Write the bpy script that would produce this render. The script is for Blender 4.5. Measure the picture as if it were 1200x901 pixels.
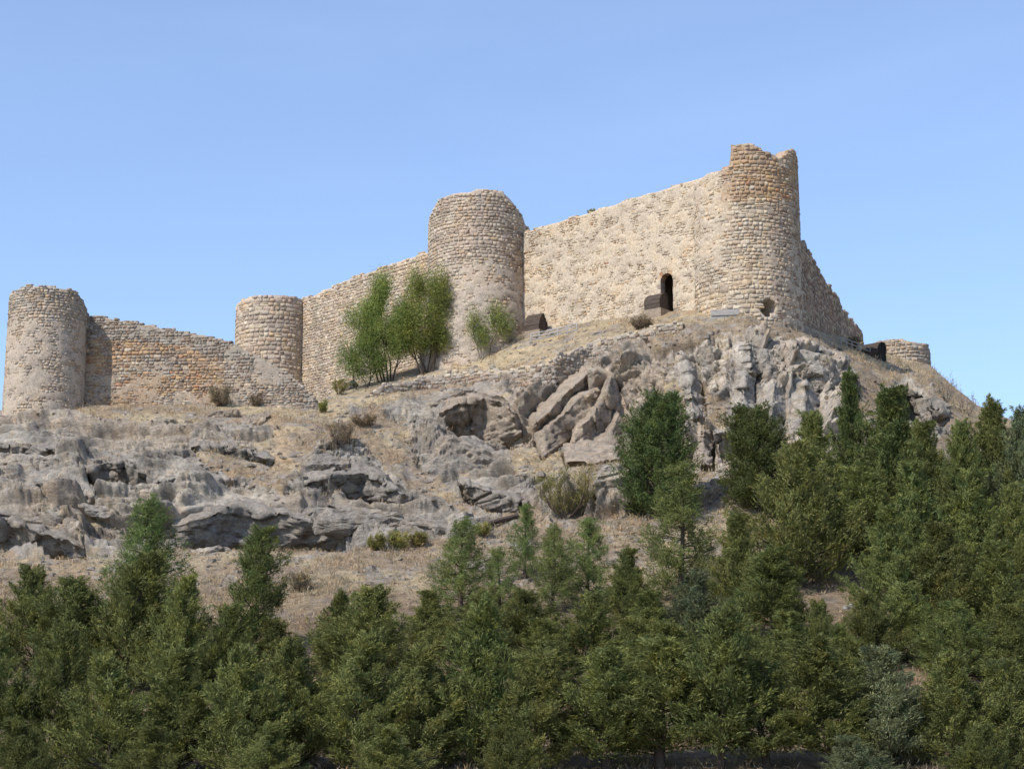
import bpy, math, random
import numpy as np
from mathutils import Vector
from mathutils.bvhtree import BVHTree

R = math.radians
scene = bpy.context.scene
for o in list(bpy.data.objects):
    bpy.data.objects.remove(o)
COL = scene.collection

# ------------------------------------------------------------------ camera
PITCH, FPX, CAMZ = R(12.0), 2400.0, 1.6
cam_d = bpy.data.cameras.new('camera')
cam_d.sensor_width = 36.0
cam_d.lens = 36.0 * FPX / 1200.0
cam_d.clip_start = 0.5
cam_d.clip_end = 4000
cam = bpy.data.objects.new('camera', cam_d)
COL.objects.link(cam)
cam.location = (0, 0, CAMZ)
cam.rotation_euler = (math.pi / 2 + PITCH, 0, 0)
scene.camera = cam

# ------------------------------------------------------------------ sky, sun, exposure
SUN_EL, SUN_AZ = R(46), R(46)          # azimuth: to the left of straight behind the camera
sun_vec = Vector((-math.sin(SUN_AZ) * math.cos(SUN_EL), -math.cos(SUN_AZ) * math.cos(SUN_EL), math.sin(SUN_EL)))
world = bpy.data.worlds.new('World')
scene.world = world
world.use_nodes = True
wn, wl = world.node_tree.nodes, world.node_tree.links
wn.clear()
sky = wn.new('ShaderNodeTexSky')
sky.sky_type = 'NISHITA'
sky.sun_disc = False
sky.sun_elevation = SUN_EL
sky.sun_rotation = math.atan2(sun_vec.x, sun_vec.y)
sky.altitude = 900
sky.air_density = 1.0
sky.dust_density = 0.4
sky.ozone_density = 3.5
bg = wn.new('ShaderNodeBackground')
bg.inputs['Strength'].default_value = 0.15
wo = wn.new('ShaderNodeOutputWorld')
# thin dry haze and faint wisps of cirrus over the whole sky
tc = wn.new('ShaderNodeTexCoord')
cm = wn.new('ShaderNodeMapping'); cm.inputs['Scale'].default_value = (1.6, 1.6, 7.0); cm.inputs['Rotation'].default_value = (0.1, 0.05, 0.4)
cn = wn.new('ShaderNodeTexNoise'); cn.inputs['Scale'].default_value = 2.3; cn.inputs['Detail'].default_value = 7; cn.inputs['Distortion'].default_value = 0.6
cr_ = wn.new('ShaderNodeMapRange'); cr_.inputs['From Min'].default_value = 0.50; cr_.inputs['From Max'].default_value = 0.80
cr_.inputs['To Min'].default_value = 0.10; cr_.inputs['To Max'].default_value = 0.15
cx_ = wn.new('ShaderNodeMix'); cx_.data_type = 'RGBA'; cx_.inputs[7].default_value = (4.6, 5.4, 7.0, 1)
wl.new(tc.outputs['Generated'], cm.inputs[0]); wl.new(cm.outputs[0], cn.inputs['Vector'])
wl.new(cn.outputs['Fac'], cr_.inputs['Value']); wl.new(cr_.outputs[0], cx_.inputs[0])
tn_ = wn.new('ShaderNodeMix'); tn_.data_type = 'RGBA'; tn_.blend_type = 'MULTIPLY'; tn_.inputs[0].default_value = 1.0
tn_.inputs[7].default_value = (0.97, 0.965, 0.985, 1)
wl.new(sky.outputs[0], cx_.inputs[6]); wl.new(cx_.outputs[2], tn_.inputs[6]); wl.new(tn_.outputs[2], bg.inputs['Color'])
wl.new(bg.outputs[0], wo.inputs['Surface'])
sun_d = bpy.data.lights.new('sun', 'SUN')
sun_d.energy = 3.4
sun_d.angle = R(0.53)
sun_d.color = (1.0, 0.95, 0.87)
sun = bpy.data.objects.new('sun', sun_d)
COL.objects.link(sun)
sun.rotation_euler = sun_vec.to_track_quat('Z', 'Y').to_euler()
scene.view_settings.view_transform = 'Standard'
scene.view_settings.look = 'None'
scene.view_settings.exposure = 0.56
scene.view_settings.gamma = 1.0
scene.view_settings.use_curve_mapping = False
scene.cycles.max_bounces = 6
scene.cycles.diffuse_bounces = 3
scene.cycles.transmission_bounces = 3
scene.cycles.transparent_max_bounces = 4

# ------------------------------------------------------------------ pixel -> world
CP, SP = math.cos(PITCH), math.sin(PITCH)

def W(px, py, Y):
    """point on the ray of photo pixel (px,py) at forward distance Y (arrays or scalars)"""
    xc = (np.asarray(px, float) - 600.0) / FPX
    yc = (450.5 - np.asarray(py, float)) / FPX
    dy = CP - yc * SP
    dz = SP + yc * CP
    t = np.asarray(Y, float) / dy
    return np.stack(np.broadcast_arrays(xc * t, dy * t, dz * t + CAMZ), -1)

def V(px, py, Y):
    return Vector(W(px, py, Y).tolist())

# ------------------------------------------------------------------ noise (numpy)
def h2(ix, iy, s=0):
    n = (ix.astype(np.int64) * 374761393 + iy.astype(np.int64) * 668265263 + s * 1442695041) & 0xffffffff
    n = ((n ^ (n >> 13)) * 1274126177) & 0xffffffff
    n = ((n ^ (n >> 16)) * 2246822519) & 0xffffffff
    return ((n ^ (n >> 15)) & 0xffffff) / float(0xffffff)

def vn(x, y, s=0):
    x = np.asarray(x, float); y = np.asarray(y, float)
    ix, iy = np.floor(x), np.floor(y)
    fx, fy = x - ix, y - iy
    fx = fx * fx * (3 - 2 * fx); fy = fy * fy * (3 - 2 * fy)
    a, b = h2(ix, iy, s), h2(ix + 1, iy, s)
    c, d = h2(ix, iy + 1, s), h2(ix + 1, iy + 1, s)
    return (a * (1 - fx) + b * fx) * (1 - fy) + (c * (1 - fx) + d * fx) * fy

def fbm(x, y, o=4, s=0):
    t, a, n = 0.0, 0.5, 0.0
    for k in range(o):
        t = t + a * vn(np.asarray(x) * 2 ** k + 17.3 * k, np.asarray(y) * 2 ** k - 9.1 * k, s + k)
        n += a; a *= 0.5
    return t / n

def voro(x, y, s=0, jit=0.9):
    """returns F1, F2, cell hash 1..3, offset from the cell centre"""
    x = np.asarray(x, float); y = np.asarray(y, float)
    ix, iy = np.floor(x), np.floor(y)
    f1 = np.full(x.shape, 9e9); f2 = f1.copy()
    ra = np.zeros(x.shape); rb = ra.copy(); rc = ra.copy(); ox = ra.copy(); oy = ra.copy()
    for dx in (-1, 0, 1):
        for dy in (-1, 0, 1):
            cx, cy = ix + dx, iy + dy
            jx = cx + 0.5 + jit * (h2(cx, cy, s) - 0.5)
            jy = cy + 0.5 + jit * (h2(cx, cy, s + 7) - 0.5)
            d = np.hypot(x - jx, y - jy)
            near = d < f1
            f2 = np.where(near, f1, np.minimum(f2, d))
            f1 = np.where(near, d, f1)
            ra = np.where(near, h2(cx, cy, s + 11), ra)
            rb = np.where(near, h2(cx, cy, s + 13), rb)
            rc = np.where(near, h2(cx, cy, s + 19), rc)
            ox = np.where(near, x - jx, ox); oy = np.where(near, y - jy, oy)
    return f1, f2, ra, rb, rc, ox, oy

def sstep(a, b, x):
    t = np.clip((x - a) / (b - a), 0, 1)
    return t * t * (3 - 2 * t)

# ------------------------------------------------------------------ scene helpers
def tag(o, label=None, cat=None, group=None, kind=None):
    if label: o['label'] = label
    if cat: o['category'] = cat
    if group: o['group'] = group
    if kind: o['kind'] = kind
    return o

def empty(name, loc, label, cat, group=None):
    o = bpy.data.objects.new(name, None)
    COL.objects.link(o)
    o.location = loc
    o.empty_display_size = 0.3
    return tag(o, label, cat, group)

def mesh_np(name, verts, faces, smooth=False):
    """faces: list of index arrays (n,k) or list of tuples"""
    me = bpy.data.meshes.new(name)
    verts = np.asarray(verts, np.float32)
    if isinstance(faces, np.ndarray):
        faces = [faces]
    if faces and isinstance(faces[0], np.ndarray):
        loops = np.concatenate([f.ravel() for f in faces])
        tot = np.concatenate([np.full(len(f), f.shape[1]) for f in faces])
        me.vertices.add(len(verts)); me.vertices.foreach_set('co', verts.ravel())
        me.loops.add(len(loops)); me.loops.foreach_set('vertex_index', loops.astype(np.int32))
        me.polygons.add(len(tot))
        st = np.concatenate([[0], np.cumsum(tot)[:-1]])
        me.polygons.foreach_set('loop_start', st.astype(np.int32))
        me.polygons.foreach_set('loop_total', tot.astype(np.int32))
        me.update(calc_edges=True)
    else:
        me.from_pydata(verts.tolist(), [], faces)
        me.update()
    if smooth:
        me.polygons.foreach_set('use_smooth', np.ones(len(me.polygons), bool))
    return me

def tint(me, cols):
    a = me.attributes.new('tint', 'FLOAT_COLOR', 'POINT')
    c = np.ones((len(me.vertices), 4), np.float32)
    c[:, :3] = cols
    a.data.foreach_set('color', c.ravel())

def obj(name, me, mat, parent=None, loc=None):
    o = bpy.data.objects.new(name, me)
    COL.objects.link(o)
    if mat and not me.materials: me.materials.append(mat)
    if parent: o.parent = parent
    if loc is not None: o.location = loc
    return o

def box_bm(size, c=(0, 0, 0)):
    sx, sy, sz = [s / 2 for s in size]
    v = [(c[0] + a * sx, c[1] + b * sy, c[2] + d * sz) for a in (-1, 1) for b in (-1, 1) for d in (-1, 1)]
    f = [(0, 1, 3, 2), (4, 6, 7, 5), (0, 4, 5, 1), (2, 3, 7, 6), (0, 2, 6, 4), (1, 5, 7, 3)]
    return v, f

# ------------------------------------------------------------------ materials
def new_mat(name, rough=0.9):
    m = bpy.data.materials.new(name)
    m.use_nodes = True
    nt = m.node_tree
    b = nt.nodes['Principled BSDF']
    b.inputs['Roughness'].default_value = rough
    b.inputs['Specular IOR Level'].default_value = 0.135
    return m, nt.nodes, nt.links, b

def nd(ns, t, **kw):
    n = ns.new(t)
    for k, v in kw.items():
        setattr(n, k, v)
    return n

def noise(ns, ls, vec, scale, detail=6, rough=0.6):
    n = ns.new('ShaderNodeTexNoise')
    n.inputs['Scale'].default_value = scale
    n.inputs['Detail'].default_value = detail
    n.inputs['Roughness'].default_value = rough
    if vec is not None: ls.new(vec, n.inputs['Vector'])
    return n.outputs['Fac']

def ramp(ns, ls, fac, stops):
    r = ns.new('ShaderNodeValToRGB')
    e = r.color_ramp.elements
    while len(e) < len(stops): e.new(0.5)
    for k, (p, c) in enumerate(stops):
        e[k].position = p
        e[k].color = (c[0], c[1], c[2], 1) if not isinstance(c, (int, float)) else (c, c, c, 1)
    ls.new(fac, r.inputs[0])
    return r.outputs[0]

def mix(ns, ls, fac, a, b, mode='MIX'):
    m = ns.new('ShaderNodeMix')
    m.data_type = 'RGBA'; m.blend_type = mode
    for sock, val in ((m.inputs[0], fac), (m.inputs[6], a), (m.inputs[7], b)):
        if isinstance(val, bpy.types.NodeSocket): ls.new(val, sock)
        elif isinstance(val, (int, float)): sock.default_value = val
        else: sock.default_value = (val[0], val[1], val[2], 1)
    return m.outputs[2]

def bump(ns, ls, b, h, strength=0.5, dist=0.05):
    n = ns.new('ShaderNodeBump')
    n.inputs['Strength'].default_value = strength
    n.inputs['Distance'].default_value = dist
    ls.new(h, n.inputs['Height'])
    ls.new(n.outputs[0], b.inputs['Normal'])

def mat_stone(name, amp=0.5):
    """masonry: albedo of each stone comes from its tint, plus grain and weather stains"""
    m, ns, ls, b = new_mat(name, 0.95)
    g = ns.new('ShaderNodeNewGeometry').outputs['Position']
    at = nd(ns, 'ShaderNodeAttribute', attribute_name='tint').outputs['Color']
    n1 = noise(ns, ls, g, 7.0, 8, 0.7)
    c = mix(ns, ls, 0.75, at, ramp(ns, ls, n1, [(0.25, 0.35), (0.5, 0.95), (0.75, 1.35)]), 'MULTIPLY')
    n2 = noise(ns, ls, g, 0.45, 5, 0.6)
    c = mix(ns, ls, 0.6, c, ramp(ns, ls, n2, [(0.3, (0.70, 0.68, 0.68)), (0.5, (1, 1, 1)), (0.68, (1.12, 1.0, 0.86))]), 'MULTIPLY')
    n3 = noise(ns, ls, g, 28.0, 4, 0.7)
    c = mix(ns, ls, 0.35, c, ramp(ns, ls, n3, [(0.3, 0.45), (0.5, 1.0), (0.7, 1.3)]), 'MULTIPLY')
    ls.new(c, b.inputs['Base Color'])
    bump(ns, ls, b, n1, amp, 0.06)
    return m

def mat_rock(name):
    """weathered grey limestone; tint alpha-free colour attribute carries soil/rock share"""
    m, ns, ls, b = new_mat(name, 0.95)
    g = ns.new('ShaderNodeNewGeometry').outputs['Position']
    at = nd(ns, 'ShaderNodeAttribute', attribute_name='tint').outputs['Color']
    mp = ns.new('ShaderNodeMapping')
    mp.inputs['Scale'].default_value = (1.0, 1.0, 0.35)
    ls.new(g, mp.inputs['Vector'])
    n1 = noise(ns, ls, g, 2.2, 10, 0.72)
    n2 = noise(ns, ls, mp.outputs[0], 1.1, 6, 0.6)
    n3 = noise(ns, ls, g, 9.0, 8, 0.75)
    c = mix(ns, ls, 0.8, at, ramp(ns, ls, n1, [(0.3, 0.45), (0.5, 0.95), (0.68, 1.35)]), 'MULTIPLY')
    c = mix(ns, ls, 0.7, c, ramp(ns, ls, n2, [(0.32, (0.62, 0.62, 0.64)), (0.5, (1, 1, 1)), (0.66, (1.15, 1.03, 0.88))]), 'MULTIPLY')
    c = mix(ns, ls, 0.7, c, ramp(ns, ls, n3, [(0.3, 0.5), (0.5, 1.0), (0.7, 1.35)]), 'MULTIPLY')
    ls.new(c, b.inputs['Base Color'])
    ad = nd(ns, 'ShaderNodeMath', operation='ADD')
    ls.new(n1, ad.inputs[0]); ls.new(n3, ad.inputs[1])
    mp2 = ns.new('ShaderNodeMapping')
    mp2.inputs['Scale'].default_value = (0.5, 0.5, 2.4)
    mp2.inputs['Rotation'].default_value = (0.25, 0.3, 0)
    ls.new(g, mp2.inputs['Vector'])
    n4 = noise(ns, ls, mp2.outputs[0], 1.7, 9, 0.7)
    ad2 = nd(ns, 'ShaderNodeMath', operation='ADD')
    ls.new(ad.outputs[0], ad2.inputs[0]); ls.new(n4, ad2.inputs[1])
    bump(ns, ls, b, ad2.outputs[0], 1.0, 0.20)
    return m

def mat_leaf(name, c1, c2, c3, trans=0.25):
    m, ns, ls, b = new_mat(name, 0.6)
    oi = ns.new('ShaderNodeObjectInfo').outputs['Random']
    ge = ns.new('ShaderNodeNewGeometry')
    c = ramp(ns, ls, ge.outputs['Random Per Island'], [(0.0, c1), (0.55, c2), (1.0, c3)])
    hs = ns.new('ShaderNodeHueSaturation')
    mr = ns.new('ShaderNodeMapRange')
    mr.inputs['To Min'].default_value = 0.483; mr.inputs['To Max'].default_value = 0.517
    ls.new(oi, mr.inputs['Value']); ls.new(mr.outputs[0], hs.inputs['Hue'])
    m2 = nd(ns, 'ShaderNodeMath', operation='MULTIPLY_ADD')
    fr = nd(ns, 'ShaderNodeMath', operation='FRACT')
    m3 = nd(ns, 'ShaderNodeMath', operation='MULTIPLY')
    m3.inputs[1].default_value = 7.31
    ls.new(oi, m3.inputs[0]); ls.new(m3.outputs[0], fr.inputs[0])
    m2.inputs[1].default_value = 0.40; m2.inputs[2].default_value = 0.80
    ls.new(fr.outputs[0], m2.inputs[0]); ls.new(m2.outputs[0], hs.inputs['Value'])
    n = noise(ns, ls, ge.outputs['Position'], 1.3, 4, 0.65)
    c = mix(ns, ls, 0.9, c, ramp(ns, ls, n, [(0.3, (0.62, 0.72, 0.78)), (0.5, (1, 1, 1)), (0.7, (1.42, 1.27, 0.95))]), 'MULTIPLY')
    ls.new(c, hs.inputs['Color'])
    ls.new(hs.outputs[0], b.inputs['Base Color'])
    tr = ns.new('ShaderNodeBsdfTranslucent')
    ls.new(hs.outputs[0], tr.inputs['Color'])
    mx = ns.new('ShaderNodeMixShader')
    mx.inputs[0].default_value = trans
    ls.new(b.outputs[0], mx.inputs[1]); ls.new(tr.outputs[0], mx.inputs[2])
    ls.new(mx.outputs[0], ns['Material Output'].inputs['Surface'])
    return m

def mat_plain(name, c1, c2, scale=4.0, rough=0.85, stretch=None, bs=0.3):
    m, ns, ls, b = new_mat(name, rough)
    g = ns.new('ShaderNodeNewGeometry').outputs['Position']
    if stretch:
        mp = ns.new('ShaderNodeMapping'); mp.inputs['Scale'].default_value = stretch
        ls.new(g, mp.inputs['Vector']); g = mp.outputs[0]
    n = noise(ns, ls, g, scale, 6, 0.65)
    ls.new(ramp(ns, ls, n, [(0.3, c1), (0.7, c2)]), b.inputs['Base Color'])
    bump(ns, ls, b, n, bs, 0.02)
    return m

M = {}
M['stone'] = mat_stone('castle_stone')
M['mortar'] = mat_stone('lime_mortar', 0.6)
M['rock'] = mat_rock('limestone_and_soil')
M['bark'] = mat_plain('bark', (0.055, 0.04, 0.03), (0.14, 0.105, 0.08), 9.0, 0.95, (1, 1, 0.25))
M['palebark'] = mat_plain('pale_bark', (0.10, 0.085, 0.07), (0.24, 0.21, 0.18), 9.0, 0.95, (1, 1, 0.25))
M['wood'] = mat_plain('dark_weathered_wood', (0.035, 0.026, 0.021), (0.12, 0.09, 0.072), 6.0, 0.85, (0.4, 0.4, 4))
M['greywood'] = mat_plain('grey_weathered_wood', (0.20, 0.185, 0.17), (0.42, 0.40, 0.37), 6.0, 0.85, (0.4, 0.4, 4))
M['metal'] = mat_plain('galvanised_metal', (0.30, 0.30, 0.31), (0.5, 0.5, 0.5), 3.0, 0.5)
M['dark'] = mat_plain('painted_inside_shade', (0.012, 0.011, 0.010), (0.025, 0.022, 0.02), 3.0)  # near-black colour imitating the shade inside an open hutch end
M['cypress'] = mat_leaf('cypress_foliage', (0.128, 0.146, 0.050), (0.168, 0.184, 0.060), (0.218, 0.226, 0.074), 0.3)
M['pine'] = mat_leaf('pine_foliage', (0.13, 0.168, 0.054), (0.17, 0.21, 0.068), (0.21, 0.245, 0.082), 0.34)
M['blue'] = mat_leaf('blue_green_foliage', (0.11, 0.135, 0.068), (0.17, 0.195, 0.1), (0.235, 0.255, 0.135), 0.3)
M['broad'] = mat_leaf('broadleaf_foliage', (0.13, 0.17, 0.045), (0.21, 0.255, 0.068), (0.31, 0.34, 0.1), 0.4)
M['darkleaf'] = mat_leaf('dark_cypress_foliage', (0.085, 0.113, 0.038), (0.108, 0.138, 0.046), (0.138, 0.166, 0.056), 0.25)
M['olive'] = mat_leaf('olive_shrub_foliage', (0.19, 0.19, 0.06), (0.29, 0.28, 0.085), (0.38, 0.345, 0.12), 0.35)
M['drybush'] = mat_leaf('dry_bush_twigs', (0.17, 0.13, 0.09), (0.27, 0.205, 0.14), (0.36, 0.275, 0.185), 0.25)
M['grass'] = mat_leaf('dry_grass', (0.33, 0.25, 0.15), (0.47, 0.37, 0.23), (0.6, 0.49, 0.32), 0.3)

# ================================================================== THE HILL
CREST = np.array([(-120, 484, 152), (0, 480, 148), (40, 478, 145), (100, 475, 147), (200, 474, 147.5), (300, 476, 147), (372, 480, 146.5),
    (398, 450, 161), (440, 440, 162), (500, 428, 160), (560, 412, 157), (613, 391, 156), (640, 386, 154.5), (700, 376, 152), (770, 366, 148.8), (815, 363.5, 146.5),
    (850, 367, 143.8), (876, 369, 143.2), (915, 374, 145), (940, 380, 149), (975, 393, 157), (1008, 403, 166), (1040, 415, 168),
    (1090, 428, 166), (1120, 455, 160), (1145, 475, 156), (1200, 498, 150), (1320, 530, 148)], float)
LOW = [(650, 115), (700, 108.5), (750, 100), (800, 91.5), (850, 83), (900, 74), (950, 66), (1000, 58)]
COLS = {
    -120: [(520, 140), (560, 133), (594, 126), (648, 125), (655, 119.5), (700, 109.5)] + LOW[2:],
    0: [(520, 138), (560, 132), (604, 125), (646, 124), (655, 118.5), (700, 109)] + LOW[2:],
    100: [(492, 142), (520, 137), (560, 131.5), (600, 126.5), (628, 123.2), (644, 122.4), (650, 118), (700, 109)] + LOW[2:],
    200: [(490, 142), (520, 136), (560, 131), (604, 125.4), (632, 124.4), (641, 118.8), (700, 109)] + LOW[2:],
    300: [(500, 141), (540, 134.5), (575, 130), (594, 127), (630, 126), (638, 119.5), (700, 109)] + LOW[2:],
    372: [(500, 140), (540, 134), (580, 129), (606, 126.5), (630, 125.3), (638, 119.5), (700, 109)] + LOW[2:],
    400: [(465, 152), (482, 145), (500, 140), (540, 134), (580, 129), (625, 122), (640, 119), (700, 109)] + LOW[2:],
    500: [(445, 153), (455, 150.5), (475, 146), (490, 143), (540, 136), (590, 128.5), (622, 122), (640, 119.5), (700, 109)] + LOW[2:],
    613: [(430, 149), (445, 145.5), (460, 143.5), (520, 138), (535, 132), (590, 124), (650, 116)] + LOW[1:],
    700: [(400, 146), (412, 144), (425, 142.3), (530, 135.5), (540, 130.5), (600, 122)] + LOW,
    815: [(385, 142), (395, 140.5), (420, 138.5), (530, 132.5), (545, 127), (600, 121)] + LOW,
    876: [(390, 139.5), (410, 137.5), (530, 130.5), (550, 125), (600, 120)] + LOW,
    940: [(395, 143), (420, 138), (520, 131), (550, 125), (600, 120)] + LOW,
    1008: [(410, 158), (420, 148), (440, 142), (500, 134), (550, 126), (600, 120)] + LOW,
    1060: [(440, 155), (455, 147), (480, 140), (520, 133), (560, 126), (600, 120)] + LOW,
    1145: [(490, 145), (520, 136), (560, 128), (600, 121)] + LOW,
    1320: [(545, 138), (575, 130), (605, 122)] + LOW,
}
CK = sorted(COLS)
PYB = 1000.0

def crest_py(px): return np.interp(px, CREST[:, 0], CREST[:, 1])
def crest_Y(px): return np.interp(px, CREST[:, 0], CREST[:, 2])

def hill_Y(px, py):
    """forward distance of the undisplaced hill surface seen at photo pixel (px,py)"""
    px = np.asarray(px, float); py = np.asarray(py, float)
    cp = crest_py(px)
    t = (py - cp) / (PYB - cp)
    k = np.clip(np.searchsorted(CK, px, 'right') - 1, 0, len(CK) - 2)
    out = np.zeros(np.broadcast(px, py).shape)
    ck = np.array(CK, float)
    w = np.clip((px - ck[k]) / (ck[k + 1] - ck[k]), 0, 1)
    for i in range(len(CK) - 1):
        m = (k == i)
        if not np.any(m): continue
        ys = []
        for c in (CK[i], CK[i + 1]):
            c0 = crest_py(c)
            tab = [(c0, crest_Y(c))] + COLS[c]
            pyc = c0 + t * (PYB - c0)
            ys.append(np.interp(pyc, [a for a, _ in tab], [b for _, b in tab]))
        val = ys[0] * (1 - w) + ys[1] * w
        out = np.where(m, val, out)
    return out

def in_poly(px, py, poly, soft=8.0):
    """soft inside measure of a polygon, 0..1"""
    ins = np.zeros(px.shape, bool)
    dmin = np.full(px.shape, 1e9)
    n = len(poly)
    for i in range(n):
        x0, y0 = poly[i]; x1, y1 = poly[(i + 1) % n]
        cond = ((y0 > py) != (y1 > py))
        with np.errstate(divide='ignore', invalid='ignore'):
            xi = (x1 - x0) * (py - y0) / ((y1 - y0) if y1 != y0 else 1e-9) + x0
        ins ^= cond & (px < xi)
        dx, dy = x1 - x0, y1 - y0
        tt = np.clip(((px - x0) * dx + (py - y0) * dy) / (dx * dx + dy * dy), 0, 1)
        dmin = np.minimum(dmin, np.hypot(px - x0 - tt * dx, py - y0 - tt * dy))
    sd = np.where(ins, dmin, -dmin)
    return sstep(-soft, soft, sd)

ROCK = [
    [(-130, 488), (60, 484), (120, 492), (230, 500), (300, 494), (340, 500), (350, 520), (350, 560), (370, 520), (410, 515), (470, 545), (490, 580),
     (590, 600), (560, 630), (470, 640), (410, 650), (380, 640), (210, 645), (110, 650), (-130, 655)],
    [(445, 474), (500, 462), (620, 440), (670, 425), (700, 408), (760, 400), (780, 440), (775, 560), (740, 545), (610, 535), (590, 588), (545, 592), (490, 545), (470, 500), (455, 492)],
    [(765, 408), (880, 392), (930, 400), (985, 412), (1005, 450), (1010, 560), (960, 575), (880, 560), (760, 555)],
    [(1030, 455), (1060, 448), (1110, 480), (1120, 505), (1090, 520), (1040, 500)],
    [(585, 560), (640, 555), (690, 560), (745, 548), (770, 600), (700, 605), (600, 595)],
]
SOIL = [
    [(228, 532), (300, 520), (335, 505), (350, 520), (348, 560), (330, 590), (300, 585), (270, 560), (230, 552)],
    [(430, 500), (470, 505), (475, 540), (545, 585), (560, 600), (500, 590), (440, 545)],
    [(600, 520), (760, 535), (760, 548), (640, 552), (600, 545)],
    [(780, 455), (815, 440), (835, 470), (860, 470), (850, 500), (800, 500)],
]
# natural ledges: (points of the overhanging edge in photo pixels, overhang in m, fade-out above in px)
LEDGES = [
    ([(-130, 596), (0, 606), (40, 617), (90, 632), (108, 646)], 2.3, 30),
    ([(-130, 515), (0, 522), (30, 530), (62, 528), (64, 524)], 0.7, 10),
    ([(28, 565), (60, 566), (95, 574), (104, 582)], 1.3, 16),
    ([(98, 592), (122, 588), (152, 592)], 0.9, 9),
    ([(180, 556), (200, 566), (235, 566), (268, 562)], 0.9, 14),
    ([(202, 612), (240, 602), (268, 588), (300, 592), (330, 598), (372, 606), (405, 622)], 2.0, 26),
    ([(222, 520), (262, 521), (300, 530), (318, 540)], 0.8, 10),
    ([(355, 600), (385, 598), (432, 604)], 1.1, 12),
    ([(385, 560), (430, 556), (480, 580)], 1.3, 14),
    ([(470, 615), (520, 610), (560, 622)], 0.8, 12),
    ([(60, 545), (100, 548), (130, 560)], 0.6, 10),
    ([(0, 552), (50, 556), (62, 560)], 0.7, 10),
    ([(780, 500), (800, 520), (820, 515), (850, 512), (866, 520)], 1.0, 14),
    ([(860, 425), (900, 432), (960, 428), (990, 436)], 0.6, 10),
    ([(1038, 462), (1062, 456), (1090, 470), (1112, 492)], 1.1, 12),
    ([(510, 480), (560, 462), (604, 478)], 1.0, 10),
    ([(745, 560), (770, 575)], 1.0, 12),
]

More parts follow.
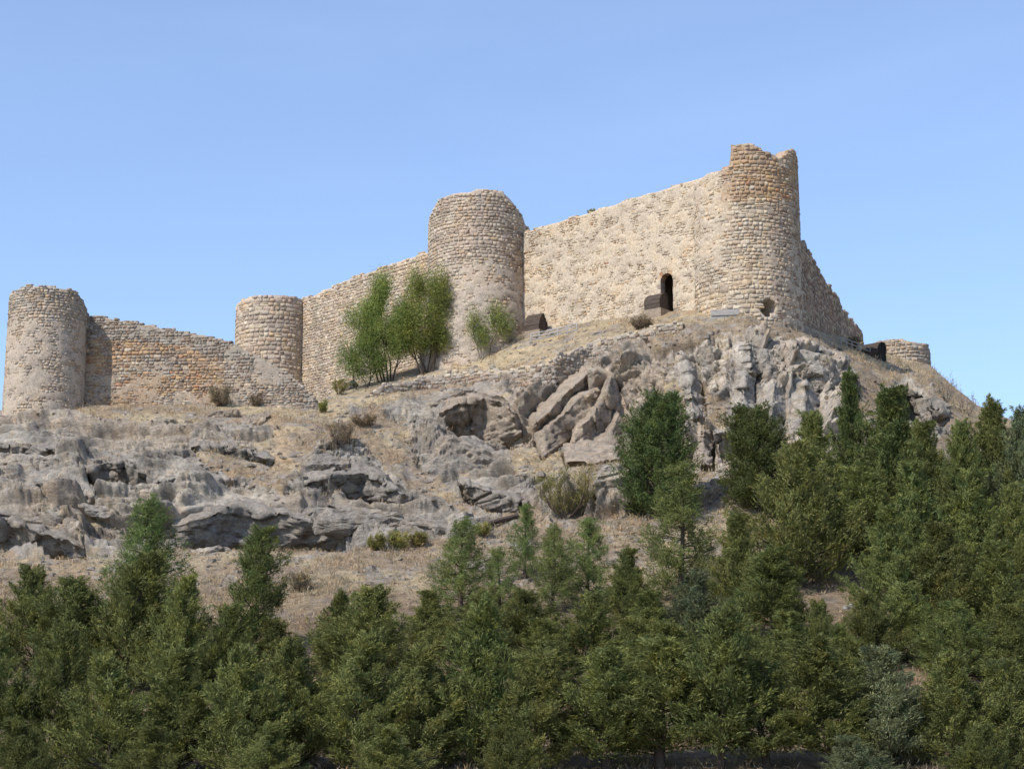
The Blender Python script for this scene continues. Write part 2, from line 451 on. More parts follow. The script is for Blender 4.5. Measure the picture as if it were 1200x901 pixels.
# bedrock slabs: label, back edge, ridge, foot (photo pixels), how far the ridge stands out, the foot, colour, seed
SLABS = [
    ('uppermost tilted slab of the middle cliff with a long sunlit edge',
     [(619, 488), (640, 467), (662, 446), (686, 429)], [(622, 500), (645, 480), (668, 458), (690, 437)], [(628, 514), (655, 494), (674, 474), (688, 458)], 2.2, -0.9, 'tan', 501),
    ('second tilted slab with a ragged lit rim under the uppermost one',
     [(626, 504), (650, 485), (674, 461), (698, 450)], [(629, 513), (652, 493), (677, 469), (704, 455)], [(636, 534), (668, 514), (692, 502), (708, 488)], 2.6, -1.0, 'tan', 502),
    ('steep brown wall of rock right of the second tilted slab',
     [(668, 500), (690, 481), (702, 460), (712, 432)], [(672, 506), (695, 487), (708, 466), (718, 438)], [(666, 530), (702, 524), (718, 507), (730, 470)], 2.8, -1.1, 'tan', 503),
    ('low rolling rib along the foot of the middle cliff',
     [(660, 520), (690, 514), (707, 506), (720, 478)], [(661, 530), (692, 523), (711, 515), (726, 484)], [(664, 543), (700, 541), (726, 538), (742, 504)], 1.9, -0.6, 'tan', 504),
    ('hollow shaded rock face under the retaining wall',
     [(513, 474), (540, 460), (565, 455), (590, 464), (606, 478)], [(514, 483), (542, 469), (566, 464), (591, 472), (608, 488)], [(530, 507), (548, 514), (566, 518), (590, 514), (612, 508)], 2.8, -1.5, 'tan', 505),
    ('dark overhanging bank at the far left foot of the rocks',
     [(-30, 588), (0, 592), (30, 602), (62, 614), (96, 632)], [(-30, 602), (0, 606), (30, 615), (62, 626), (100, 642)], [(-30, 646), (0, 647), (30, 648), (62, 650), (100, 653)], 2.1, -1.4, 'grey', 506),
    ('long overhanging bank behind the ragged juniper',
     [(203, 602), (240, 590), (268, 580), (300, 584), (330, 590), (370, 600), (402, 614)], [(203, 615), (240, 606), (268, 594), (300, 597), (332, 602), (372, 611), (404, 624)], [(208, 641), (240, 641), (270, 639), (300, 639), (332, 638), (372, 637), (404, 636)], 2.2, -1.1, 'grey', 507),
    ('grey ledge with a black underside right of the dusty path',
     [(352, 556), (385, 542), (420, 537), (455, 556), (480, 574)], [(352, 568), (388, 558), (424, 552), (456, 568), (482, 583)], [(360, 578), (392, 576), (424, 586), (456, 587), (480, 591)], 2.0, -0.9, 'grey', 508),
    ('pale ledge above the left pine',
     [(178, 554), (205, 546), (240, 548), (272, 554)], [(178, 564), (205, 560), (240, 560), (274, 563)], [(184, 576), (206, 582), (240, 580), (272, 574)], 1.6, -0.6, 'pale', 509),
    ('long thin ledge at the far left below the left tower',
     [(-30, 508), (10, 512), (40, 516), (74, 518)], [(-30, 518), (10, 521), (40, 526), (76, 527)], [(-30, 533), (10, 534), (40, 538), (76, 536)], 1.3, -0.4, 'grey', 510),
    ('undercut shelf in the left part of the rocks',
     [(28, 556), (60, 554), (92, 560), (110, 570)], [(28, 568), (60, 567), (94, 573), (112, 582)], [(34, 590), (60, 594), (94, 598), (110, 598)], 1.7, -0.8, 'pale', 511),
    ('cracked grey block with a black hollow front above the tip of the left pine',
     [(98, 545), (120, 533), (145, 530), (168, 545)], [(100, 552), (122, 543), (146, 540), (170, 556)], [(108, 568), (124, 572), (146, 577), (166, 572)], 1.5, 0, 'grey', 512),
    ('dark flat ledge in the dry slope under the sloping left wall',
     [(222, 516), (255, 516), (290, 520), (320, 532)], [(222, 523), (256, 523), (290, 528), (322, 540)], [(226, 531), (256, 535), (290, 541), (318, 548)], 1.2, 0, 'grey', 513),
    ('shadowed ledge just above the flat rock at the meadow edge',
     [(355, 592), (390, 590), (434, 596)], [(355, 600), (390, 599), (436, 606)], [(358, 615), (390, 619), (432, 619)], 1.3, 0, 'grey', 514),
    ('dark foot of the big rounded crag left of the olive shrub',
     [(536, 558), (560, 563), (585, 570), (608, 580)], [(538, 566), (562, 571), (588, 578), (610, 588)], [(544, 588), (564, 593), (590, 597), (607, 600)], 1.4, 0, 'grey', 515),
    ('dark-faced ledge on the right slope under the ruined tower stump',
     [(1035, 451), (1060, 445), (1085, 458), (1110, 479)], [(1037, 458), (1062, 453), (1087, 467), (1112, 488)], [(1044, 480), (1064, 487), (1087, 497), (1107, 505)], 1.5, 0, 'grey', 516),
    ('small cave with an overhanging lip low in the right cliff',
     [(836, 498), (850, 496), (870, 501)], [(836, 506), (852, 505), (870, 510)], [(842, 531), (854, 535), (866, 531)], 1.4, 0, 'pale', 517),
    ('upright pale pillar with a dark side at the left end of the right cliff',
     [(792, 428), (797, 460), (800, 492)], [(804, 424), (809, 458), (813, 494)], [(818, 428), (824, 460), (828, 496)], 1.7, -0.8, 'pale', 521),
    ('tall tan rib left of the small cave low in the right cliff',
     [(816, 500), (815, 520), (814, 540)], [(825, 498), (824, 520), (823, 546)], [(836, 505), (836, 522), (835, 546)], 1.4, -0.7, 'tan', 522),
    ('first grey buttress right of the small cave',
     [(858, 440), (856, 470), (852, 500)], [(873, 436), (871, 468), (868, 505)], [(886, 440), (886, 470), (884, 505)], 1.5, -0.5, 'pale', 523),
    ('second grey buttress, behind the rounded dark cypress',
     [(890, 450), (888, 480), (885, 512)], [(907, 446), (905, 478), (902, 514)], [(921, 452), (921, 480), (919, 514)], 1.6, -0.5, 'pale', 524),
    ('third grey buttress, at the right end of the pale cliff',
     [(925, 448), (923, 480), (921, 512)], [(945, 442), (944, 476), (942, 512)], [(960, 450), (962, 480), (962, 512)], 1.6, -0.6, 'pale', 525),
    ('smooth pale face high in the cliff straight below the tall tower',
     [(857, 400), (859, 420), (866, 438)], [(877, 397), (879, 418), (883, 438)], [(892, 404), (894, 420), (894, 436)], 1.2, -0.4, 'pale', 526),
]

UNDER = {505: 1.7, 506: 1.5, 507: 1.4, 508: 1.0, 509: 0.7, 510: 0.6, 511: 1.0, 512: 1.0, 513: 0.7, 514: 0.9, 515: 1.0, 516: 1.2, 517: 1.5}     # these overhang by so many metres

def ridge_Y(px, r_, pr_):
    rx = np.array([p[0] for p in r_], float); ry = np.array([p[1] for p in r_], float)
    return np.interp(px, rx, hill_Y(rx, ry) - pr_)

def rock_mask(px, py):
    m = np.zeros(px.shape)
    for p in ROCK: m = np.maximum(m, in_poly(px, py, p))
    for p in SOIL: m = m * (1 - 0.9 * in_poly(px, py, p, 10))
    n = fbm(px / 26.0, py / 13.0, 5, 31)
    n2 = fbm(px / 60.0, py / 16.0, 4, 77)
    base = 0.16 * sstep(700, 600, py)
    return sstep(0.42, 0.58, np.clip(m, base, 0.86) + (n - 0.5) * 1.1 + (n2 - 0.5) * 0.5)

# grid
PXS = np.arange(-90, 1291, 1.3)
T1 = np.linspace(0.0, 0.40, 330)
T2 = np.linspace(0.40, 1.0, 65)[1:]
TS = np.concatenate([T1, T2])
GX, GT = np.meshgrid(PXS, TS)
CPY = crest_py(PXS)
GPY = CPY[None, :] + GT * (PYB - CPY[None, :])
GY = hill_Y(GX, GPY)
# soften the macro creases a little
for _ in range(3):
    GY[1:-1] = (GY[:-2] + 2 * GY[1:-1] + GY[2:]) / 4
    GY[:, 1:-1] = (GY[:, :-2] + 2 * GY[:, 1:-1] + GY[:, 2:]) / 4
P = W(GX, GPY, GY)
RM = rock_mask(GX, GPY)
du = np.gradient(P, axis=1); dv = np.gradient(P, axis=0)
N = np.cross(du, -dv)
N /= np.linalg.norm(N, axis=2, keepdims=True) + 1e-9
N = np.where((N[..., 1:2] > 0), -N, N)
for _ in range(10):
    N[1:-1] = (N[:-2] + N[1:-1] + N[2:]) / 3
    N[:, 1:-1] = (N[:, :-2] + N[:, 1:-1] + N[:, 2:]) / 3
N += np.array([0, -0.25, -0.12])
N /= np.linalg.norm(N, axis=2, keepdims=True) + 1e-9

sx = P[..., 0]
sv = P[..., 2] * 0.85 + P[..., 1] * 0.5          # runs up the slope
wx = (fbm(sx / 6, sv / 6, 2, 3) - 0.5) * 3.0
wv = (fbm(sx / 6, sv / 6, 2, 5) - 0.5) * 3.0
cliff = sstep(715, 800, GX) * sstep(1030, 985, GX)          # upright fractures on the right-hand cliff
mid = sstep(590, 640, GX) * sstep(800, 740, GX)             # steep diagonal slabs in the middle
left = 1 - np.maximum(cliff, mid)
ca, sa = math.cos(R(52)), math.sin(R(52))

def blocks(lx, lv, amp, tilt, seed, crack):
    f1, f2, ra, rb, rc, ox, oy = voro(lx, lv, seed)
    return amp * ((ra - 0.5) * 0.9 + tilt * ((rb - 0.5) * ox + (rc - 0.3) * -oy) - crack * sstep(0.09, 0.0, f2 - f1))

D = np.zeros(GX.shape)
for (cell, amp, seed, w) in ((4.6, 1.15, 1, 1.0), (2.1, 0.60, 2, .6)):
    x1, v1 = sx + wx * w, sv + wv * w
    dl = blocks((x1 + 0.25 * v1) / (cell * 2.3), (v1 + 0.10 * x1) / (cell * 0.62), amp * .8, 1.5, seed, 0.5)
    dc = blocks((x1 - 0.22 * v1) / (cell * 0.62), v1 / (cell * 1.5), amp * 0.95, 2.0, seed + 40, 0.6)
    dm = blocks((x1 * sa - v1 * ca) / (cell * 0.6), (x1 * ca + v1 * sa) / (cell * 1.9), amp * (1.6 if cell > 2 else .7), 2.0, seed + 80, 0.6)
    D += dl * left * (1 - cliff) + dc * cliff + dm * mid * (1 - cliff)
def ridged(x, y, o, s):
    t, a = 0.0, 1.0
    for k_ in range(o):
        n_k = 1 - np.abs(2 * vn(x * 2 ** k_ + 3.7 * k_, y * 2 ** k_ + 8.1 * k_, s + k_) - 1)
        t = t + a * (n_k ** 2 - 0.35); a *= 0.52
    return t
def blur(a, n):
    for _ in range(n):
        a = a.copy()
        a[1:-1] = (a[:-2] + 2 * a[1:-1] + a[2:]) / 4
        a[:, 1:-1] = (a[:, :-2] + 2 * a[:, 1:-1] + a[:, 2:]) / 4
    return a
Dblk = D
D = np.zeros(GX.shape)
# bedding: saw-tooth steps that overhang at their lower edge
for per, A_, sd, lx_, dip in ((2.3, 1.15, 21, 9.0, 0.07), (1.25, 0.55, 23, 6.0, 0.05), (0.6, 0.22, 25, 4.0, 0.09)):
    q = (sv + dip * sx + wv * 0.35 + 0.8 * (vn(sx / 7.0, sv / 9.0, sd + 1) - .5)) / per
    saw = 1 - (q - np.floor(q))
    layer = vn(sx / lx_ + 5.3 * np.floor(q), np.floor(q) * 1.7, sd + 2)          # each bed breaks off at its own length
    D += left * A_ * (saw ** 1.3) * sstep(0.38, 0.52, layer)
D = blur(D, 2) + blur(Dblk, 1)
xr, vr = sx + wx * .5, sv + wv * .5
D += 0.16 * left * ridged((xr + 0.3 * vr) / 5.0, (vr + 0.2 * xr) / 1.7, 5, 50)
D += 0.28 * cliff * ridged((xr - 0.2 * vr) / 1.5, vr / 4.5, 5, 55)
D += 0.28 * mid * (1 - cliff) * ridged((xr * sa - vr * ca) / 1.5, (xr * ca + vr * sa) / 5.0, 5, 58)
D -= left * 0.55
RMd = blur(RM, 10)
D *= RMd
D2MASK = np.ones(GX.shape)
for pts, A, L in LEDGES:
    xs = [p[0] for p in pts]; ysl = [p[1] for p in pts]
    line = np.interp(GX, xs, ysl) + (vn(GX / 24, GX * 0, 61) - 0.5) * 9
    side = sstep(xs[0] - 1, xs[0] + 12, GX) * sstep(xs[-1] + 1, xs[-1] - 12, GX)
    if xs[0] < -100: side = sstep(xs[-1] + 1, xs[-1] - 12, GX)
    up = line - GPY
    DL_ = A * side * np.where(up > 0, np.exp(-np.maximum(up, 0) / L), sstep(-3.5, 0, up)) * (0.6 + 0.8 * vn(GX / 17, GPY / 40, 63))
    D += blur(DL_, 1)
for lab, u_, r_, l_, pr_, ft_, c_, sd_ in SLABS:          # hollows under the slabs
    poly = [(a, b + 2) for a, b in r_] + [(a, b + 1) for a, b in l_[::-1]]
    m_ = in_poly(GX, GPY, poly, 4.0)
    if sd_ in UNDER:
        want = (ridge_Y(GX, r_, pr_) + UNDER[sd_] + 0.9 - P[..., 1]) / np.minimum(N[..., 1], -0.4)
        D = np.where(m_ > 0.3, np.minimum(D, want), D)
    else:
        D = D * (1 - 0.85 * m_) + m_ * (ft_ - 0.9)
    m_ = in_poly(GX, GPY, u_ + [(a, b + 2) for a, b in r_[::-1]], 5.0)
    D = D * (1 - 0.8 * m_)
    D2MASK = D2MASK * (1 - m_)
soft = (1 - RM)
D += soft * (0.55 * (fbm(sx / 3.0, sv / 3.0, 4, 90) - 0.5) + 0.16 * (fbm(sx / 0.5, sv / 0.5, 3, 91) - 0.5))
edge = sstep(0.0, 0.035, GT)          # stay put along the castle's foot
D = D * (0.15 + 0.85 * edge)
P = P + N * D[..., None]
# second pass: small fractures laid over the displaced faces, so that the step faces are broken up too
x2 = P[..., 0] + 0.45 * P[..., 1]; z2 = P[..., 2] + 0.25 * P[..., 1]
D2 = np.zeros(GX.shape)
for (cell, amp, seed) in ((1.1, 0.55, 3), (0.5, 0.28, 4)):
    dl = blocks((x2 + 0.2 * z2) / (cell * 1.9), (z2 + 0.08 * x2) / (cell * 0.6), amp, 1.6, seed, 0.7)
    dc = blocks((x2 - 0.2 * z2) / (cell * 0.6), z2 / (cell * 1.4), amp, 1.8, seed + 40, 0.7)
    dm = blocks((x2 * sa - z2 * ca) / (cell * 0.6), (x2 * ca + z2 * sa) / (cell * 1.8), amp, 1.8, seed + 80, 0.7)
    D2 += dl * left * (1 - cliff) + dc * cliff + dm * mid * (1 - cliff)
D2 += 0.20 * (fbm(x2 / 0.4, z2 / 0.3, 3, 51) - 0.5)
gst = np.linalg.norm(np.gradient(P, axis=0), axis=2)
att = blur(np.clip(0.10 / (gst + 1e-6), 0, 1) ** 1.5, 2)
P = P + N * (D2 * att * D2MASK * blur(RM, 3) * (0.15 + 0.85 * edge))[..., None]

# albedo: rock, soil and dry turf
n1 = fbm(sx / 2.4, sv / 2.4, 4, 101); n2 = fbm(sx / 7.0, sv / 4.0, 4, 102); n3 = fbm(sx / 1.0, sv / 1.0, 3, 103)
grey = np.array([0.385, 0.343, 0.293]); pale = np.array([0.53, 0.473, 0.395]); tanr = np.array([0.47, 0.38, 0.29]); dark = np.array([0.19, 0.177, 0.165])
rc_ = grey + (pale - grey) * sstep(0.45, 0.68, n1)[..., None]
warm = np.clip(sstep(0.5, 0.66, n2) * 0.55 + 0.45 * mid + 0.22 * cliff, 0, 0.85)
rc_ = rc_ + (tanr - rc_) * warm[..., None]
rc_ = rc_ * (1 + 0.22 * cliff[..., None])
rc_ = rc_ + (dark - rc_) * (0.75 * sstep(0.56, 0.72, fbm(sx / 1.2, sv / 3.5, 4, 110)))[..., None]
soil = np.array([0.38, 0.295, 0.21]); straw = np.array([0.53, 0.425, 0.275]); rust = np.array([0.40, 0.29, 0.185]); scree = np.array([0.37, 0.33, 0.285])
sc_ = soil + (straw - soil) * sstep(0.4, 0.62, n2)[..., None]
sc_ = sc_ + (rust - sc_) * (0.7 * sstep(0.55, 0.7, fbm(sx / 3, sv / 2, 4, 105)))[..., None]
sc_ = sc_ + (scree - sc_) * (0.8 * sstep(0.58, 0.66, fbm(sx / 1.1, sv / 0.8, 4, 106)))[..., None]
path = in_poly(GX, GPY, [(318, 485), (335, 500), (342, 520), (335, 560), (322, 560), (326, 520), (312, 495)], 5)
sc_ = sc_ + (np.array([0.52, 0.38, 0.24]) - sc_) * (0.8 * path)[..., None]
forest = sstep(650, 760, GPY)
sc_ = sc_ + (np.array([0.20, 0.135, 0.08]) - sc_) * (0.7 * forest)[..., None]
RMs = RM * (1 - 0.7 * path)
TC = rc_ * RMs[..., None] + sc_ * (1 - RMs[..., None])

# rows that carry the plateau back behind the crest and the meadow down to the viewer
top = P[0]
back = []
for dyb, dzb in ((6, -0.3), (20, -0.8), (45, -3), (90, -18), (160, -40)):
    b_ = top.copy()
    b_[:, 1] += dyb; b_[:, 0] *= (1 + dyb / 170.0); b_[:, 2] = np.maximum(top[:, 2] + dzb, -1)
    back.append(b_)
bot = P[-1]
front = []
for f_, z_ in ((0.75, 0.35), (0.5, 0.12), (0.2, 0.0), (-0.3, 0.0)):
    b_ = bot.copy(); b_[:, 1] *= f_; b_[:, 2] = z_ + 0.02
    front.append(b_)
ALL = np.concatenate([np.array(back[::-1]), P, np.array(front)], 0)
TALL = np.concatenate([np.repeat(TC[:1], len(back), 0), TC, np.repeat(TC[-1:], len(front), 0)], 0)
nr, nc = ALL.shape[:2]
idx = np.arange(nr * nc).reshape(nr, nc)
quads = np.stack([idx[:-1, :-1], idx[1:, :-1], idx[1:, 1:], idx[:-1, 1:]], -1).reshape(-1, 4)
me = mesh_np('hillside', ALL.reshape(-1, 3), quads, smooth=False)
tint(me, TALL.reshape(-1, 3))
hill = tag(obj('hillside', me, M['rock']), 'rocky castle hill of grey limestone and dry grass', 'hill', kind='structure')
BVH = BVHTree.FromPolygons([tuple(v) for v in ALL[len(back):len(back) + len(TS)].reshape(-1, 3).tolist()],
                           [tuple(q_) for q_ in (np.stack([a for a in (lambda i: (i[:-1, :-1], i[1:, :-1], i[1:, 1:], i[:-1, 1:]))(np.arange(len(TS) * nc).reshape(len(TS), nc))], -1).reshape(-1, 4)).tolist()])
g_ = 1500.0
me = mesh_np('ground', [(-g_, -g_, -0.06), (g_, -g_, -0.06), (g_, g_, -0.06), (-g_, g_, -0.06)], [(0, 1, 2, 3)])
tint(me, np.tile(np.array([[0.30, 0.22, 0.13]]), (4, 1)))
tag(obj('ground', me, M['rock']), 'flat dry land around the castle hill', 'ground', kind='structure')

def on_hill(px, py):
    """first point of the built hill on the ray of a photo pixel"""
    d = V(px, py, 100.0) - Vector((0, 0, CAMZ))
    d.normalize()
    hit = BVH.ray_cast(Vector((0, 0, CAMZ)), d, 400)
    if hit[0] is None:
        return V(px, py, float(hill_Y(np.array([px]), np.array([py]))[0]))
    return hit[0]

def ground_z(x, y, fallback=0.0):
    hit = BVH.ray_cast(Vector((x, y, 120)), Vector((0, 0, -1)), 200)
    return hit[0].z if hit[0] is not None else fallback

# ================================================================== MASONRY
CAMP = np.array([0, 0, CAMZ])
PALS = {   # albedos of the stones: (rgb, weight)
    'tan': [((0.47, 0.39, 0.30), 4), ((0.53, 0.46, 0.37), 4), ((0.42, 0.345, 0.27), 3), ((0.50, 0.37, 0.25), 1.5), ((0.56, 0.51, 0.43), 2), ((0.36, 0.31, 0.26), 1.5)],
    'pale': [((0.55, 0.47, 0.36), 4), ((0.60, 0.53, 0.42), 4), ((0.50, 0.415, 0.31), 3), ((0.55, 0.41, 0.26), 1.2), ((0.64, 0.585, 0.50), 1.6), ((0.42, 0.34, 0.265), 0.8)],
    'pink': [((0.47, 0.385, 0.32), 4), ((0.52, 0.445, 0.375), 4), ((0.42, 0.345, 0.29), 3), ((0.56, 0.50, 0.43), 2), ((0.36, 0.315, 0.275), 2), ((0.49, 0.37, 0.26), 1)],
    'rust': [((0.45, 0.31, 0.20), 3), ((0.50, 0.37, 0.24), 3), ((0.38, 0.27, 0.19), 3), ((0.52, 0.38, 0.22), 2), ((0.35, 0.28, 0.22), 2), ((0.42, 0.22, 0.14), 0.8)],
    'grey': [((0.34, 0.31, 0.275), 4), ((0.40, 0.37, 0.335), 4), ((0.28, 0.25, 0.22), 3), ((0.45, 0.42, 0.38), 2), ((0.38, 0.30, 0.22), 1)],
    'brown': [((0.30, 0.235, 0.19), 4), ((0.36, 0.285, 0.23), 3), ((0.25, 0.20, 0.165), 3), ((0.41, 0.33, 0.26), 1.5)],
}

def pick(rng, pal):
    p = PALS[pal]
    r = rng.random() * sum(w for _, w in p)
    for c, w in p:
        r -= w
        if r <= 0: break
    k = rng.uniform(0.88, 1.10)
    mean = sum(np.array(q) * w for q, w in p) / sum(w for _, w in p)
    c = mean + (np.array(c) - mean) * 0.72
    return c * k * np.array([0.885, 0.84, 0.785])

QA = np.array([(-1, -.76), (-.84, -1), (.84, -1), (1, -.76), (1, .76), (.84, 1), (-.84, 1), (-1, .76)])
SF = [tuple(range(16, 24))] + [(i, (i + 1) % 8, (i + 1) % 8 + 8, i + 8) for i in range(8)] + [(i + 8, (i + 1) % 8 + 8, (i + 1) % 8 + 16, i + 16) for i in range(8)]
SQ = np.array([f for f in SF if len(f) == 4])
SO = np.array([SF[0]])

MK = 0.92
def masonry(root, surf, u0, u1, vbot, vtop, pal, course=(0.27, 0.42), wid=(0.32, 0.85), proud=(0.0, 0.07), skip=None, flush=None,
            recess=None, seed=1, single_w=0.5, single_n=300, core_depth=1.2, mortar=(0.46, 0.39, 0.31), jag=0.35, closed=False, wave=0.05,
            core_res=0.16, stone_u=None, rounded=0.0, hole=None):
    """courses of individual stones on a bent wall.  surf(u,v,d)->xyz, u along, v world height, d outward.
    The biggest stones facing the viewer are parts of their own, the rest is one part."""
    rng = random.Random(seed)
    base = np.array(root.location)
    us0, us1 = stone_u if stone_u else (u0, u1)
    uu = np.linspace(u0, u1, 60)
    vmin = float(np.min(vbot(uu))); vmax = float(np.max(vtop(uu))) + 0.6
    stones = []
    v = vmin
    ci = 0
    while v < vmax:
        h = rng.uniform(*course)
        u = us0 - rng.random() * wid[1]
        while u < us1:
            w = rng.uniform(*wid) if rng.random() < 0.75 else rng.uniform(wid[0], (wid[0] + wid[1]) / 2)
            hh = h * rng.uniform(0.88, 1.02)
            uc = u + w / 2; vc = v + h / 2
            u += w
            if uc < us0 or uc > us1: continue
            vc += wave * 2 * (float(vn(uc / 2.3, vc / 3.0 + seed, seed)) - 0.5) + rng.uniform(-0.02, 0.02)
            vt = float(vtop(np.array(uc))) + jag * (float(vn(uc / 0.8, 0.0, seed + 5)) - 0.6)
            if vc + h * 0.2 > vt or vc < float(vbot(np.array(uc))): continue
            topmost = vc + h * 1.1 > vt
            if topmost and rng.random() < 0.12: continue
            if skip is not None and skip(uc, vc, w, h): continue
            # a few tall stones through two courses, small fillers elsewhere
            stones.append((uc, vc, w * rng.uniform(0.90, 1.0), hh * (1.0 if rng.random() < .9 else 1.35), topmost))
            if h > course[0] * 1.1 and rng.random() < 0.16:      # two thin stones instead of one
                stones.pop()
                stones.append((uc, vc - h * .25, w * .97, h * .46, False)); stones.append((uc + rng.uniform(-.05, .05), vc + h * .24, w * .9, h * .46, topmost))
        v += h
        ci += 1
    built = []
    for (uc, vc, w, h, topmost) in stones:
        q = QA.copy()
        k = rng.uniform(0.0, 0.35) + rounded
        q[[0, 3, 4, 7], 1] *= 1 - k * 0.5
        q[[1, 2, 5, 6], 0] *= 1 - k * 0.45
        q = q + np.array([[rng.uniform(-.13, .13), rng.uniform(-.17, .17)] for _ in range(8)])
        a = rng.gauss(0, 0.05)
        du_, dv_ = q[:, 0] * w / 2, q[:, 1] * h / 2
        du_, dv_ = du_ * math.cos(a) - dv_ * math.sin(a), du_ * math.sin(a) + dv_ * math.cos(a)
        fl = float(flush(uc, vc)) if flush is not None else 0.0
        pr = (0.5 * rng.uniform(*proud) + 0.004) * (1 - 0.6 * fl)
        if topmost: pr += rng.uniform(-0.08, 0.03)
        s2 = rng.uniform(0.88, 0.97) if rng.random() < .6 else rng.uniform(0.76, 0.88)
        tl, tl2 = rng.gauss(0, 0.018), rng.gauss(0, 0.015)
        rings = []
        for sc, d in ((1.0, -0.28 if topmost else -0.14), (0.985, pr - (0.008 if s2 > .88 else 0.018)), (s2, pr + 0.006)):
            dd = np.full(8, d)
            if d > -0.1: dd = dd + tl * q[:, 0] + tl2 * q[:, 1]
            rings.append(surf(uc + du_ * sc, vc + dv_ * sc, dd))
        vs = np.concatenate(rings)
        p_ = pal(uc, vc, rng) if callable(pal) else pal
        col = pick(rng, p_)
        n_ = surf(np.array([uc]), np.array([vc]), np.array([1.0]))[0] - surf(np.array([uc]), np.array([vc]), np.array([0.0]))[0]
        c_ = vs.mean(0)
        to = CAMP - c_
        face = float(np.dot(n_, to) / np.linalg.norm(to))
        built.append((w * h * max(face, 0), w, face, vs, col))
    built.sort(key=lambda b: -b[0])
    singles = [b for b in built if b[1] >= single_w and b[2] > 0.25][:single_n]
    ids = set(id(b) for b in singles)
    rest = [b for b in built if id(b) not in ids]
    for b in singles:
        c = b[3].mean(0)
        me = mesh_np('stone', b[3] - c, [SQ, SO])
        tint(me, b[4][None, :])
        obj('stone', me, M['stone'], root, c - base)
    if rest:
        vs = np.concatenate([b[3][np.r_[0:8, 16:24]] for b in rest]) - base
        off = np.arange(len(rest))[:, None, None] * 16
        me = mesh_np('small_stones', vs, [(SQ[None, :8] + off).reshape(-1, 4), (SO[None] - 8 + off).reshape(-1, 8)])
        tint(me, np.repeat(np.array([b[4] for b in rest]), 16, 0))
        o = obj('rubble_masonry', me, M['stone'], root)
        o['kind'] = 'stuff'
    # the mortared core behind
    nu = max(8, int((u1 - u0) / core_res)) + 1
    nv = max(8, int((vmax - vmin) / core_res))
    U = np.linspace(u0, u1, nu)
    tt = np.linspace(0, 1, nv)
    vb, vt = vbot(U), vtop(U) + jag * (vn(U / 0.8, U * 0, seed + 5) - 0.6) - 0.12
    UG, TG = np.meshgrid(U, tt)
    VG = vb[None, :] + TG * (vt - vb)[None, :]
    dep = -0.012 + 0.05 * (fbm(UG / 1.1, VG / 1.1, 4, seed + 60) - 0.5) + 0.03 * (fbm(UG / 0.3, VG / 0.3, 2, seed + 61) - 0.5)
    if flush is not None:
        dep = dep + 0.075 * flush(UG, VG) * sstep(0.35, 0.6, fbm(UG / 0.55, VG / 0.4, 4, seed + 62))
    if recess is not None:
        dep = np.where(recess(UG, VG) > 0, -recess(UG, VG), dep)
    F = surf(UG, VG, dep)
    UB, VB = UG[[0, -1]], VG[[0, -1]]
    B = surf(UB, VB, np.full(UB.shape, -core_depth))
    vs = np.concatenate([F.reshape(-1, 3), B.reshape(-1, 3)]) - base
    I = np.arange(nu * nv).reshape(nv, nu); J = nu * nv + np.arange(2 * nu).reshape(2, nu)
    keep_ = np.ones(nu - 1, bool)
    if recess is not None:
        deep = (recess(UG, VG) > core_depth).any(0)
        keep_ = ~(deep[:-1] | deep[1:])
    if hole is not None:
        keep_ = ~(np.abs(U[:-1] - hole[1]) < 1.9)
    front_ = np.stack([I[:-1, :-1], I[:-1, 1:], I[1:, 1:], I[1:, :-1]], -1).reshape(-1, 4)
    if hole is not None:
        front_ = front_[~hole[0](UG, VG).ravel()[front_].any(1)]
    qs = [front_,
          np.stack([J[0, 1:], J[0, :-1], J[1, :-1], J[1, 1:]], -1)[keep_],
          np.stack([I[-1, :-1], I[-1, 1:], J[1, 1:], J[1, :-1]], -1),
          np.stack([I[0, 1:], I[0, :-1], J[0, :-1], J[0, 1:]], -1)]
    if not closed:
        for e_ in (0, -1):
            ring = np.concatenate([I[:, e_], J[::-1, e_]])
            qs.append(ring[None, :])
    me = mesh_np('wall_core', vs, qs)
    mc = np.array(mortar) * np.array([0.885, 0.84, 0.785])
    if callable(pal):
        cc = np.array([np.mean([np.array(c) for c, _ in PALS[pal(u_, v_, rng)]], 0) for u_, v_ in zip(UG.ravel(), VG.ravel())]) * 0.6 + mc * 0.42
    else:
        cc = np.tile(mc, (UG.size, 1))
    tint(me, np.concatenate([cc, cc[:nu], cc[-nu:]]))
    obj('wall_core', me, M['mortar'], root)
    return len(singles), len(rest)

def rim(pxc, Yc, rad, pts):
    return [(a, zat(pxc + 0, y, Yc - rad * math.cos(R(a)))) for a, y in pts]

